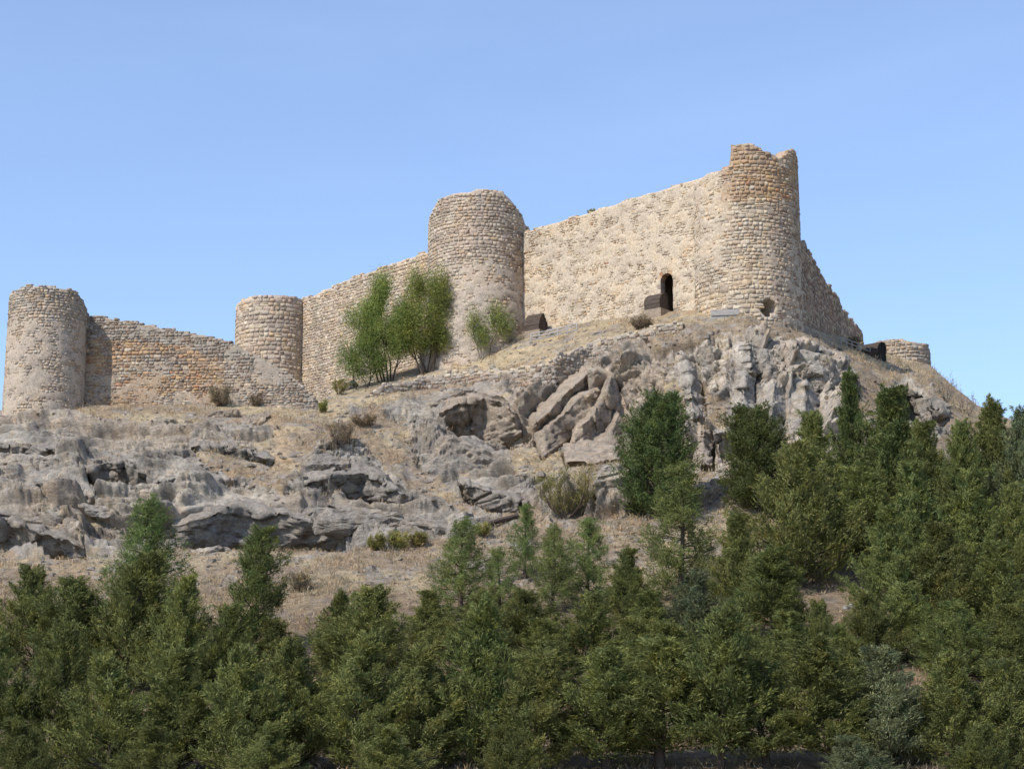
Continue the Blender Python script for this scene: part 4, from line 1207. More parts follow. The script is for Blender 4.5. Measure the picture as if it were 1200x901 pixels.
sp = np.stack([rn.uniform(-20, 1130, 4200), rn.uniform(385, 690, 4200)], 1)
sp = sp[(sp[:, 1] > crest_py(sp[:, 0]) + 6) & (rock_mask(sp[:, 0], sp[:, 1]) < 0.3)]
for px, py in sp.tolist():
    p = on_hill(px, py)
    add_chip(p, min(0.30, 0.04 + 0.05 * rng.paretovariate(2.0)), rng)
me = mesh_np('scree', vs, qs)
tint(me, np.array(cs))
tag(obj('scree', me, M['rock']), 'loose stones strewn over the rocky slope', 'stones', kind='stuff')

# ================================================================== DRY GRASS
def blades(P0, dirs, L, Wd, rng_np, bend=0.25, face=None):
    """thin curved blades: root pair, middle pair, tip -> (n,5,3)"""
    n = len(P0)
    side = np.cross(dirs, rng_np.normal(size=(n, 3)) if face is None else face + rng_np.normal(size=(n, 3)) * 0.45)
    side /= np.linalg.norm(side, axis=1, keepdims=True) + 1e-9
    sag = rng_np.normal(size=(n, 3)) * bend * L[:, None]
    sag[:, 2] = -np.abs(sag[:, 2]) * 0.4
    mid_ = P0 + dirs * L[:, None] * 0.55
    tip = P0 + dirs * L[:, None] + sag
    w = (side * Wd[:, None])
    return np.stack([P0 - w * .6, P0 + w * .6, mid_ + w, mid_ - w, tip], 1)

def blade_mesh(name, B):
    n = len(B)
    o = np.arange(n)[:, None] * 5
    return mesh_np(name, B.reshape(-1, 3), [np.array([[0, 1, 2, 3]]) + o, np.array([[3, 2, 4]]) + o])

def kite_mesh(name, B):
    n = len(B)
    K = np.stack([(B[:, 0] + B[:, 1]) / 2, B[:, 2], B[:, 4], B[:, 3]], 1)
    o = np.arange(n)[:, None] * 4
    return mesh_np(name, K.reshape(-1, 3), [np.array([[0, 1, 2, 3]]) + o])

rn = np.random.default_rng(9)
tp, th = [], []
gr_px = rn.uniform(-60, 1260, 48000); 
gt = np.where(rn.random(48000) < 0.86, rn.uniform(0.004, 0.50, 48000), rn.uniform(0.5, 0.86, 48000))
gr_py = crest_py(gr_px) + gt * (PYB - crest_py(gr_px))
gm = rock_mask(gr_px, gr_py)
dens = fbm(gr_px / 30, gr_py / 12, 3, 140)
keep = (gm < 0.35) & (rn.random(48000) < 0.25 + 1.1 * sstep(0.4, 0.6, dens))
keep |= (gm >= 0.35) & (rn.random(48000) < 0.14)
ii = np.clip(np.searchsorted(PXS, gr_px) - 1, 0, len(PXS) - 1)
jj = np.clip(np.searchsorted(TS, gt) - 1, 0, len(TS) - 1)
roots = P[jj, ii][keep]
ns_ = len(roots)
hgt = 0.16 + 0.30 * rn.random(ns_) * (0.4 + dens[keep])
crestgrass = (gr_px[keep] > 1000) & (gr_py[keep] < 480)
hgt = np.where(crestgrass, hgt * 1.7, hgt)
k = 5
roots = np.repeat(roots, k, 0) + rn.normal(size=(ns_ * k, 3)) * np.array([0.12, 0.12, 0.0])
roots[:, 2] -= 0.03
dirs = rn.normal(size=(ns_ * k, 3)) * np.array([.42, .42, .1]) + np.array([0.08, 0, 1])
dirs /= np.linalg.norm(dirs, axis=1, keepdims=True)
Lg = np.repeat(hgt, k) * rn.uniform(.6, 1.25, ns_ * k)
me = kite_mesh('dry_grass', blades(roots, dirs, Lg, np.full(ns_ * k, 0.016) * rn.uniform(.7, 1.6, ns_ * k), rn))
tag(obj('dry_grass', me, M['grass']), 'dry straw-coloured grass on the castle hill', 'grass', kind='stuff')

# ================================================================== TREES
def tube(path, radii, n=7):
    path = np.asarray(path, float)
    vs, fs = [], []
    for i, p in enumerate(path):
        d = path[min(i + 1, len(path) - 1)] - path[max(i - 1, 0)]
        d = d / (np.linalg.norm(d) + 1e-9)
        a = np.cross(d, [0.3, 1, 0.1]); a /= np.linalg.norm(a) + 1e-9
        b = np.cross(d, a)
        for j in range(n):
            t = 2 * math.pi * j / n
            vs.append(p + radii[i] * (math.cos(t) * a + math.sin(t) * b))
    for i in range(len(path) - 1):
        for j in range(n):
            fs.append((i * n + j, i * n + (j + 1) % n, (i + 1) * n + (j + 1) % n, (i + 1) * n + j))
    return np.array(vs), np.array(fs)

def join_tubes(ts):
    vs, fs, o = [], [], 0
    for v, f in ts:
        vs.append(v); fs.append(f + o); o += len(v)
    return np.concatenate(vs), np.concatenate(fs)

def conifer(seed, style):
    """unit conifer 7 m tall, crown radius about 1.8 m -> trunk mesh, crown mesh"""
    rn = np.random.default_rng(seed)
    H = 7.0
    cone = lambda a, e: (lambda t: (np.clip((t + a) / 0.30, 0, 1) ** 0.7) * (1 - t) ** e * 1.2 + 0.02)
    if style == 'cypress':
        nb, rmax, low, up, clumps, bl, ln = 105, 1.75, 0.05, (0.7, 1.2), (3, 5), 72, (0.11, 0.27)
        prof = cone(0.10, 0.85)
    elif style == 'bushy':
        H = 5.6
        nb, rmax, low, up, clumps, bl, ln = 110, 1.9, 0.04, (0.65, 1.2), (3, 5), 76, (0.10, 0.25)
        prof = cone(0.14, 0.74 + 0.22 * rn.random())
    elif style == 'stemmed':
        H = 5.8
        nb, rmax, low, up, clumps, bl, ln = 90, 1.8, 0.20, (0.5, 1.05), (3, 5), 76, (0.10, 0.25)
        prof = cone(-0.08, 0.76)
    elif style == 'ovoid':
        nb, rmax, low, up, clumps, bl, ln = 170, 1.9, 0.06, (0.6, 1.1), (4, 6), 62, (0.09, 0.20)
        prof = lambda t: np.sqrt(np.clip(1 - ((t - 0.40) / 0.62) ** 2, 0, 1)) * (1 - 0.25 * t)
    elif style == 'pine':
        nb, rmax, low, up, clumps, bl, ln = 85, 1.8, 0.14, (0.15, 0.6), (3, 5), 46, (0.12, 0.26)
        prof = lambda t: (np.clip((t - 0.02) / 0.22, 0, 1) ** 0.7) * (1 - t) ** 0.6 * 1.1 + 0.06
    else:   # juniper: ragged column with several tops
        nb, rmax, low, up, clumps, bl, ln = 110, 1.5, 0.03, (0.8, 1.6), (3, 5), 50, (0.11, 0.26)
        prof = lambda t: (np.clip((t + 0.15) / 0.35, 0, 1)) * (1 - t) ** 0.5 * (0.75 + 0.35 * np.sin(t * 17 + seed)) + 0.05
    lean = rn.normal(size=2) * 0.25
    axis = lambda t: np.array([lean[0] * t * t + 0.08 * math.sin(t * 5 + seed), lean[1] * t * t + 0.08 * math.cos(t * 4 + seed), H * t])
    tubes = [tube([axis(t) - np.array([0, 0, 0.35]) * (t == 0) for t in np.linspace(0, 0.97, 9)], np.linspace(0.15, 0.012, 9), 8)]
    lobes = rn.uniform(0.62, 1.28, (6, 7)) if style != 'ovoid' else rn.uniform(0.88, 1.08, (6, 7))
    PB, DB_, LB_, WB = [], [], [], []
    for i in range(nb):
        t = low + (0.985 - low) * ((i + rn.random()) / nb) ** 0.92
        az = i * 2.39996 + rn.normal() * 0.35
        lob = lobes[min(5, int(t * 6)), int((az % 6.283) / 6.284 * 7)]
        Lb = rmax * prof(t) * lob * rn.uniform(0.7, 1.15)
        el = rn.uniform(*up)
        out = np.array([math.cos(az), math.sin(az), 0])
        d0 = out * math.cos(el) + np.array([0, 0, math.sin(el)])
        st = axis(max(0.03, t - 0.10 * min(1, Lb)))
        if Lb < 0.25: Lb = 0.25
        ends = st + out * Lb + np.array([0, 0, math.tan(min(el, 1.2)) * Lb * 0.55])
        midp = st + out * Lb * 0.55 + np.array([0, 0, math.tan(min(el, 1.2)) * Lb * 0.2])
        if i % 2 == 0: tubes.append(tube([st, midp, ends], [0.035, 0.022, 0.006], 4))
        nc_ = rn.integers(*clumps) + int(Lb > 1.0) * 2
        for c in range(nc_):
            f = 0.35 + 0.65 * (c + rn.random()) / nc_
            cp = st * (1 - f) ** 2 + midp * 2 * f * (1 - f) + ends * f * f
            spread = 0.11 + 0.17 * rn.random() * min(1.0, Lb)
            cp = cp + rn.normal(size=3) * 0.12
            n = int(bl * rn.uniform(0.7, 1.3))
            main = d0 * 0.7 + np.array([0, 0, 0.55]) + out * 0.3 + rn.normal(size=3) * 0.25
            if style == 'pine': main = d0 * 0.5 + np.array([0, 0, 0.5]) + rn.normal(size=3) * 0.3
            main /= np.linalg.norm(main)
            along = rn.uniform(-0.8, 1.3, n)
            pts = cp + main * along[:, None] * spread * 1.6 + rn.normal(size=(n, 3)) * spread * (0.58 - 0.36 * np.clip(along, -1, 1.2)[:, None])
            dd = main + rn.normal(size=(n, 3)) * (0.40 if style != 'pine' else 0.75)
            dd /= np.linalg.norm(dd, axis=1, keepdims=True)
            PB.append(pts); DB_.append(dd); LB_.append(rn.uniform(ln[0], ln[1], n)); WB.append(rn.uniform(0.012, 0.026, n) * (0.8 if style == 'pine' else 1))
    PA = np.concatenate(PB)
    fc = PA * np.array([1, 1, 0]); fc /= np.linalg.norm(fc, axis=1, keepdims=True) + 1e-6
    fc = fc + np.array([0, 0, 0.45])
    B = blades(PA, np.concatenate(DB_), np.concatenate(LB_), np.concatenate(WB), rn, 0.12, fc)
    crown = kite_mesh('crown', B)
    tv, tf = join_tubes(tubes)
    trunk = mesh_np('trunk', tv, tf, True)
    top = float(np.percentile(B[:, 4, 2], 99.9))
    half = float(np.percentile(np.hypot(B[:, :, 0], B[:, :, 1]), 97))
    return trunk, crown, top, half

VAR = {}
for st, n in (('cypress', 3), ('bushy', 4), ('stemmed', 2), ('ovoid', 1), ('pine', 2), ('juniper', 1)):
    VAR[st] = [conifer(1000 + 37 * i + len(st), st) for i in range(n)]

def plant_tree(px, top_py, Y, wpx, style, label, leaf=None, group=None, seed=0, name='conifer'):
    rng = random.Random(seed * 7 + int(px))
    py_b = 700.0
    for _ in range(25):                      # column of the hill where the forward distance is Y
        yb = float(hill_Y(np.array([px]), np.array([py_b]))[0])
        py_b += (yb - Y) * 4.0
        py_b = min(max(py_b, float(crest_py(px)) + 4), 998)
    base = W(px, py_b, Y)
    x, y = float(base[0]), float(base[1])
    z = ground_z(x, y, float(base[2]))
    # x moves with the height of the picture row: keep the crown's middle in the photo column
    zt = zat(px, top_py, Y)
    Hh = zt - z
    pxm = Y / math.cos(R(10)) / FPX
    root = empty(name, (x, y, z - 0.05), label, 'tree', group)
    if style == 'cypress' and Hh < 1.75 * wpx * pxm: style = 'bushy'
    tr, cr, tp_, hf = rng.choice(VAR[style])
    sz = Hh / tp_
    sxy = wpx * pxm / 2 / hf
    root.scale = (sxy, sxy * rng.uniform(0.9, 1.1), sz)
    root.rotation_euler = (0, 0, rng.random() * 6.283)
    o = bpy.data.objects.new('trunk', tr); COL.objects.link(o); o.parent = root
    if not tr.materials: tr.materials.append(M['bark'])
    c = bpy.data.objects.new('crown', cr); COL.objects.link(c); c.parent = root
    if not cr.materials: cr.materials.append(M['cypress'])
    c.material_slots[0].link = 'OBJECT'
    c.material_slots[0].material = M[leaf or ('pine' if style == 'pine' else 'cypress')]
    return root, Hh

TREES = [
    # upper, standing free or leading their cluster:  px, top, Y, width, style, leaf, label
    (771, 456, 120.5, 82, 'ovoid', 'darkleaf', 'lone dense dark cypress in front of the middle cliff'),
    (888, 470, 120, 80, 'ovoid', 'darkleaf', 'rounded dark cypress in front of the pale right cliff'),
    (1000, 429, 120, 56, 'cypress', 'darkleaf', 'narrow pointed cypress whose tip stands highest below the shaded wall'),
    (1047, 452, 118, 108, 'cypress', 'darkleaf', 'broad dark cypress just below the ruined tower stump'),
    (960, 478, 117, 70, 'cypress', None, 'cypress between the rounded dark cypress and the narrow pointed one'),
    (1165, 466, 121, 84, 'cypress', None, 'pointed cypress against the sky at the right edge of the hill'),
    (1128, 490, 119, 70, 'cypress', None, 'lower cypress on the skyline left of the pointed one'),
    (1200, 478, 119, 74, 'cypress', 'blue', 'cypress cut by the right edge of the picture on the skyline'),
    (1085, 492, 116, 80, 'cypress', None, 'cypress in front of the dark-faced outcrop'),
    (935, 508, 110, 120, 'cypress', None, 'large conical cypress in front of the rounded dark cypress'),
    (800, 538, 107, 96, 'pine', None, 'pine with pale stems in front of the lone dense cypress'),
    (1012, 540, 113, 90, 'stemmed', None, 'cypress with bare trunk above the clearing in the right wood'),
    (166, 576, 97, 100, 'pine', None, 'light green pine rising in front of the left rocks'),
    (294, 613, 98, 72, 'juniper', None, 'ragged upright juniper standing out against the dry meadow'),
    (541, 603, 104, 74, 'pine', None, 'young pine with tiered branches at the right end of the meadow'),
    (616, 588, 112, 42, 'pine', None, 'slim young pine left of the olive shrub'),
    (584, 640, 104, 50, 'pine', None, 'short pine between the two slim pines below the olive shrub'),
    (690, 604, 107, 66, 'pine', None, 'thin-crowned pine just below the olive shrub'),
    (648, 612, 105, 60, 'pine', None, 'bushy pine below and left of the olive shrub'),
    (735, 640, 104, 60, 'cypress', None, 'bushy young cypress beside the pine with pale stems'),
    (38, 660, 94, 90, 'cypress', None, 'ragged cypress at the far left in front of the meadow'),
    (88, 672, 90, 90, 'juniper', None, 'bushy cypress between the far left one and the light green pine'),
    (150, 640, 90, 120, 'cypress', None, 'yellowish broad cypress directly in front of the light green pine'),
    (428, 684, 90, 128, 'cypress', None, 'broad cypress with a blue-green tip in front of the meadow'),
    (395, 690, 94, 60, 'cypress', None, 'slim cypress on the left flank of the broad meadow cypress'),
    (505, 690, 97, 66, 'cypress', None, 'small cypress closing the meadow on its right'),
    (1075, 540, 109, 96, 'cypress', None, 'cypress under the broad one below the tower stump'),
    (1140, 545, 110, 96, 'cypress', None, 'thick cypress low in front of the skyline cypresses'),
    (1192, 560, 110, 80, 'cypress', None, 'dark cypress at the right edge under the skyline tree'),
    (865, 600, 105, 74, 'cypress', None, 'cypress between the pale-stemmed pine and the large conical one'),
    (1045, 590, 103, 84, 'cypress', None, 'cypress on the right rim of the clearing'),
    (905, 640, 100, 84, 'stemmed', None, 'cypress on the left rim of the clearing'),
    (1110, 610, 102, 96, 'cypress', None, 'full cypress in the middle of the right-hand wood'),
    (1170, 630, 101, 90, 'cypress', None, 'full cypress at the right edge in the middle of the wood'),
    (812, 664, 96, 84, 'cypress', 'blue', 'pale blue-green cypress in the middle of the wood'),
    (760, 690, 95, 80, 'cypress', None, 'olive cypress left of the pale blue-green one'),
    (205, 668, 88, 80, 'cypress', None, 'cypress between the yellowish broad one and the ragged juniper'),
    (262, 705, 88, 84, 'cypress', None, 'cypress just below the ragged juniper'),
    (322, 722, 88, 84, 'cypress', None, 'cypress to the lower right of the ragged juniper'),
    (560, 690, 95, 90, 'cypress', None, 'feathery cypress below the tiered young pine'),
    (620, 690, 95, 90, 'cypress', None, 'feathery cypress in the middle of the picture below the slim pine'),
    (690, 690, 95, 84, 'cypress', None, 'feathery cypress below the thin-crowned pine'),
    (858, 700, 92, 90, 'cypress', None, 'cypress right of the pale blue-green one'),
    (925, 715, 91, 84, 'cypress', None, 'cypress below the left rim of the clearing'),
    (985, 728, 90, 74, 'cypress', None, 'cypress just below the whitish rock in the clearing'),
    (1058, 680, 95, 90, 'cypress', None, 'broad feathery cypress right of the whitish rock in the clearing'),
    (1125, 700, 92, 96, 'cypress', None, 'feathery cypress below the full one in the right wood'),
    (640, 722, 90, 86, 'cypress', None, 'dark cypress low in the middle between the two feathery ones'),
    (745, 722, 90, 86, 'cypress', None, 'dark cypress below the olive one in the middle of the wood'),
    (800, 726, 89, 84, 'cypress', None, 'dark cypress directly below the pale blue-green one'),
    (880, 742, 88, 80, 'cypress', None, 'low cypress below the one right of the pale blue-green cypress'),
    (1005, 745, 87, 80, 'cypress', None, 'low cypress down the slope from the whitish rock in the clearing'),
    (1022, 690, 94, 66, 'cypress', None, 'slim cypress standing at the lower right of the clearing'),
    (965, 700, 92, 60, 'cypress', None, 'slim cypress standing at the lower left of the clearing'),
    (1190, 705, 92, 84, 'cypress', None, 'feathery cypress at the right edge below the full one'),
]
# the front of the wood: two rows along the bottom edge of the picture
ORD = ['first', 'second', 'third', 'fourth', 'fifth', 'sixth', 'seventh', 'eighth', 'ninth', 'tenth', 'eleventh', 'twelfth', 'thirteenth', 'fourteenth', 'fifteenth', 'sixteenth', 'seventeenth', 'eighteenth']
rng = random.Random(3)
hts = []
for i, t in enumerate(TREES):
    px, tp_, Y, w, st, lf, lab = t
    r_, hh = plant_tree(px, tp_, Y, w * 1.12, st, lab, lf, 'trees of the wood below the castle', i, {'pine': 'pine_tree', 'juniper': 'juniper_tree'}.get(st, 'cypress_tree'))
    hts.append((round(hh, 1), px))
front_row = [(-6, 735, 73), (66, 722, 74), (136, 748, 72), (206, 735, 73), (276, 760, 72), (340, 745, 74), (418, 728, 73), (492, 742, 74), (562, 730, 75), (632, 752, 74),
             (704, 738, 73.8), (772, 750, 74.5), (838, 735, 73.8), (902, 752, 74.5), (972, 762, 74), (1042, 768, 74), (1112, 745, 74), (1184, 752, 74)]
for k, (px, tp_, Y) in enumerate(front_row):
    st = 'stemmed' if 660 < px < 1010 else 'cypress'
    lf = 'blue' if k in (15,) else None
    lab = '%s cypress from the left in the front row along the bottom edge' % ORD[k]
    r_, hh = plant_tree(px + rng.uniform(-8, 8), tp_ + rng.uniform(-34, 22), Y, rng.uniform(108, 142), st, lab, lf, 'front row of the wood', 200 + k, 'cypress_tree')
    hts.append((round(hh, 1), px))
# young trees filling the gaps between the front row's feet
low_row = [(30, 838, 69), (172, 848, 69), (310, 842, 69), (456, 846, 69), (598, 845, 70), (1008, 858, 70), (1150, 846, 69)]
for k, (px, tp_, Y) in enumerate(low_row):
    plant_tree(px, tp_, Y, 90, 'cypress', '%s low young cypress from the left at the very bottom edge' % ORD[k], 'blue' if k == 5 else None, 'young trees at the bottom edge', 300 + k, 'cypress_tree')
print('TREE HEIGHTS', sorted(hts)[:6], sorted(hts)[-6:])

# ---- broadleaf trees and shrubs: stems that fork, leafy upright plumes
def leafy(name, label, px, py_base, top_py, wpx, nst, leaf, bark, seed, density=1.0, size=(0.10, 0.2), wid=(0.02, 0.045), cat='tree', bare=0.2, group=None, lean=0.0, spread=1.0, Y=None, crown='crown', stem='stems'):
    rn = np.random.default_rng(seed)
    p = on_hill(px, py_base) if Y is None else V(px, py_base, Y)
    pxm = p.y / math.cos(R(12)) / FPX
    H = (py_base - top_py) * pxm * 1.03
    Rr = wpx * pxm / 2
    root = empty(name, (p.x, p.y, p.z - 0.08), label, cat, group)
    tubes, PB, DD, LL_, WW = [], [], [], [], []
    for i in range(nst):
        az = 2 * math.pi * (i + rn.random() * .7) / nst
        rr = Rr * rn.uniform(0.25, 0.85) * spread
        hh = H * rn.uniform(0.72, 1.0) * (1 - 0.28 * (rr / Rr) ** 2)
        b0 = np.array([math.cos(az), math.sin(az), 0]) * Rr * 0.12
        b3 = np.array([math.cos(az) * rr + lean * H, math.sin(az) * rr, hh])
        b1 = b0 * 1.4 + np.array([math.cos(az) * rr * .42, math.sin(az) * rr * .42, hh * 0.3]); b2 = (b1 + b3) / 2 + np.array([math.cos(az) * rr * .15, math.sin(az) * rr * .15, hh * .05])
        path = [b0, b1, b2, b3]
        r0 = 0.012 * H + 0.01
        tubes.append(tube(path, [r0, r0 * .75, r0 * .5, r0 * .12], 6))
        nbr = int(9 * density) + 3
        for j in range(nbr):
            f = bare + (1 - bare) * (j + rn.random()) / nbr
            q = f * 3; k0 = min(2, int(q)); fr_ = q - k0
            s = path[k0] * (1 - fr_) + path[k0 + 1] * fr_
            a2 = rn.random() * 6.283
            bl_ = Rr * rn.uniform(0.14, 0.62) * (1.15 - f * 0.6)
            d = np.array([math.cos(a2) * .75, math.sin(a2) * .75, rn.uniform(.45, 1.1)])
            e = s + d * bl_
            tubes.append(tube([s, (s + e) / 2 + rn.normal(size=3) * .03, e], [r0 * .3, r0 * .2, r0 * .06], 4))
            n = int(46 * density)
            ff = rn.random(n) ** 0.7
            pts = s + (e - s) * (0.2 + 0.95 * ff[:, None]) + rn.normal(size=(n, 3)) * bl_ * 0.22
            dd = d / np.linalg.norm(d) * .6 + rn.normal(size=(n, 3)) * .7 + np.array([0, 0, .35])
            dd /= np.linalg.norm(dd, axis=1, keepdims=True)
            PB.append(pts); DD.append(dd); LL_.append(rn.uniform(size[0], size[1], n)); WW.append(rn.uniform(wid[0], wid[1], n))
    cr = kite_mesh(crown, blades(np.concatenate(PB), np.concatenate(DD), np.concatenate(LL_), np.concatenate(WW), rn, .15))
    obj(crown, cr, M[leaf], root)
    tv, tf = join_tubes(tubes)
    obj(stem, mesh_np(stem, tv, tf, True), M[bark], root)
    return root

def lobed_tree(label, px, py_base, Y, lobes, leaf, bark, seed, nleaf=900, size=(0.10, 0.22), wid=(0.016, 0.036), r0=0.075):
    """tree whose leafy masses are the lobes (px, py, half width, half height, depth offset m) seen in the photo"""
    rn = np.random.default_rng(seed)
    p = V(px, py_base, Y)
    p.z = min(p.z, ground_z(p.x, p.y, p.z) + 0.0)
    root = empty('broadleaf_tree', (p.x, p.y, p.z - 0.1), label, 'tree')
    b = np.array(root.location)
    pxm = Y / math.cos(R(13)) / FPX
    tubes, PB, DD, LL_, WW, FC = [], [], [], [], [], []
    for (lx, ly, hw, hh, dy) in lobes:
        c = W(lx, ly, Y + dy) - b
        ra_, rz_ = hw * pxm * 1.18, hh * pxm * 1.08
        foot = np.array([rn.normal() * .25 + 0.18 * c[0], rn.normal() * .25 + .1 * c[1], 0])
        m1 = foot * .8 + np.array([c[0] * .3, c[1] * .3, c[2] * .38]) + rn.normal(size=3) * .1
        m2 = (m1 + c) / 2 + rn.normal(size=3) * .12
        tip = c + np.array([rn.normal() * .1, 0, rz_ * .75])
        tubes.append(tube([foot, m1, m2, c, tip], [r0, r0 * .75, r0 * .55, r0 * .35, r0 * .08], 6))
        nbr = int(10 + 16 * ra_)
        for q in range(nbr):
            d = rn.normal(size=3); d /= np.linalg.norm(d)
            if d[2] < -0.3: d[2] *= -0.6
            rr_ = rn.uniform(.45, 1.05)
            e = c + d * np.array([ra_, ra_ * .95, rz_]) * rr_
            st = m2 + (tip - m2) * np.clip((e[2] - m2[2]) / (tip[2] - m2[2] + 1e-6) - .35, 0, 1)
            tubes.append(tube([st, (st + e) / 2 + np.array([0, 0, -.08]), e], [r0 * .28, r0 * .18, r0 * .05], 4))
            n = int(nleaf / nbr * (0.5 + rn.random()))
            f = rn.random(n) ** .6
            up_ = np.array([0, 0, 1.0])
            sh = 0.24 + 0.34 * rn.random()
            pts = st + (e - st) * (0.45 + 0.6 * f[:, None]) + np.clip(rn.normal(size=(n, 3)), -1.5, 1.5) * np.array([.8, .8, 1.4]) * sh
            dd = d * .35 + up_ * .65 + rn.normal(size=(n, 3)) * .55
            dd /= np.linalg.norm(dd, axis=1, keepdims=True)
            PB.append(pts); DD.append(dd); LL_.append(rn.uniform(size[0], size[1], n)); WW.append(rn.uniform(wid[0], wid[1], n))
            FC.append((pts - c) / (ra_ + 1e-6) + np.array([0, 0, .3]))
    obj('crown', kite_mesh('crown', blades(np.concatenate(PB), np.concatenate(DD), np.concatenate(LL_), np.concatenate(WW), rn, .15, np.concatenate(FC))), M[leaf], root)
    tv, tf = join_tubes(tubes)
    obj('trunk', mesh_np('trunk', tv, tf, True), M[bark], root)

lobed_tree('bright green feathery tree above the retaining wall, left of the two big ones', 455, 442, 155.6,
           [(449, 344, 9, 26, .3), (424, 374, 20, 15, 0), (452, 390, 22, 20, -.6), (438, 366, 12, 16, .4), (470, 374, 14, 22, .2), (466, 408, 14, 14, -.3), (432, 398, 16, 12, .2)], 'broad', 'bark', 301, 4800)
lobed_tree('taller green tree with three upright tops, right of the two big ones', 500, 438, 155.8,
           [(487, 342, 13, 26, .4), (516, 344, 17, 26, 0), (500, 374, 24, 22, -.4), (526, 366, 12, 22, .3), (488, 402, 18, 14, .2), (514, 398, 14, 13, -.2), (480, 378, 14, 18, .5), (474, 396, 18, 20, -.2)], 'broad', 'bark', 302, 4800)
lobed_tree('low yellow-green tree at the left foot of the two big ones', 424, 446, 154.6,
           [(410, 420, 15, 14, 0), (432, 412, 17, 15, .3), (420, 434, 22, 8, -.2), (446, 426, 12, 10, 0)], 'broad', 'bark', 303, 2600, r0=.05)
lobed_tree('thin sparse green tree at the foot of the broad middle tower', 570, 416, 154.4,
           [(554, 383, 9, 20, 0), (580, 374, 9, 20, .2), (592, 384, 8, 14, 0), (566, 396, 10, 11, -.2)], 'broad', 'palebark', 304, 1300, r0=.045)
SH = [
    ('olive_shrub', 'rounded olive-yellow shrub below the tilted slabs', 664, 606, 546, 84, 11, 'olive', 1.2),
    ('green_shrub', 'small green shrub on the meadow edge, leftmost of three', 441, 645, 626, 24, 7, 'olive', .9),
    ('green_shrub', 'small green shrub on the meadow edge, middle of three', 466, 644, 622, 32, 7, 'olive', .9),
    ('green_shrub', 'small green shrub on the meadow edge, rightmost of three', 489, 640, 623, 22, 7, 'olive', .9),
    ('green_shrub', 'low green shrub beside the fallen beam', 565, 628, 612, 26, 7, 'olive', .9),
    ('dry_bush', 'large brown dry bush at the foot of the sloping left wall', 258, 476, 452, 36, 9, 'drybush', 1.0),
    ('dry_bush', 'smaller dry bush right of the large brown one by the left wall', 301, 476, 460, 22, 7, 'drybush', .8),
    ('dry_bush', 'greenish bush at the lower end of the sloping left wall', 379, 484, 468, 14, 6, 'olive', .8),
    ('dry_bush', 'dark bush in the dry grass left of the upright crag', 427, 500, 486, 34, 8, 'drybush', 1.0),
    ('dry_bush', 'grey dry thicket above the domed rock', 400, 520, 494, 44, 8, 'drybush', .9),
    ('dry_bush', 'dark dry bush on the bank left of the wooden hutch at the door', 752, 385, 374, 30, 8, 'drybush', 1.0),
    ('dry_bush', 'rusty bush at the lower end of the shaded wall', 1000, 408, 394, 18, 7, 'drybush', .9),
    ('dry_bush', 'thin bare bush on the right skyline beside the grassy crest', 1108, 470, 440, 46, 9, 'drybush', .25),
    ('dry_bush', 'bare twiggy bush lower on the right skyline', 1132, 486, 455, 34, 8, 'drybush', .25),
    ('dry_bush', 'rust-brown bush on the meadow right of the ragged juniper', 350, 692, 672, 34, 8, 'drybush', .8),
    ('weed', 'small green weed growing on top of the main curtain wall', 693, 255, 243, 10, 5, 'olive', .6),
    ('green_shrub', 'small green shrub by the fallen block left of the broadleaf trees', 398, 462, 444, 24, 7, 'olive', .7),
]
for k, (nm, lab, px, pb, pt, w, nst, leaf, dn) in enumerate(SH):
    Yw = seg(px, CA, CB)[1] + 0.3 if nm == 'weed' else None
    leafy(nm, lab, px, pb, pt, w, nst, leaf, 'palebark' if dn < .5 else 'bark', 400 + k, dn, size=(0.07, 0.16), wid=(0.010, 0.022), cat='shrub', bare=0.08, crown='foliage', Y=Yw)

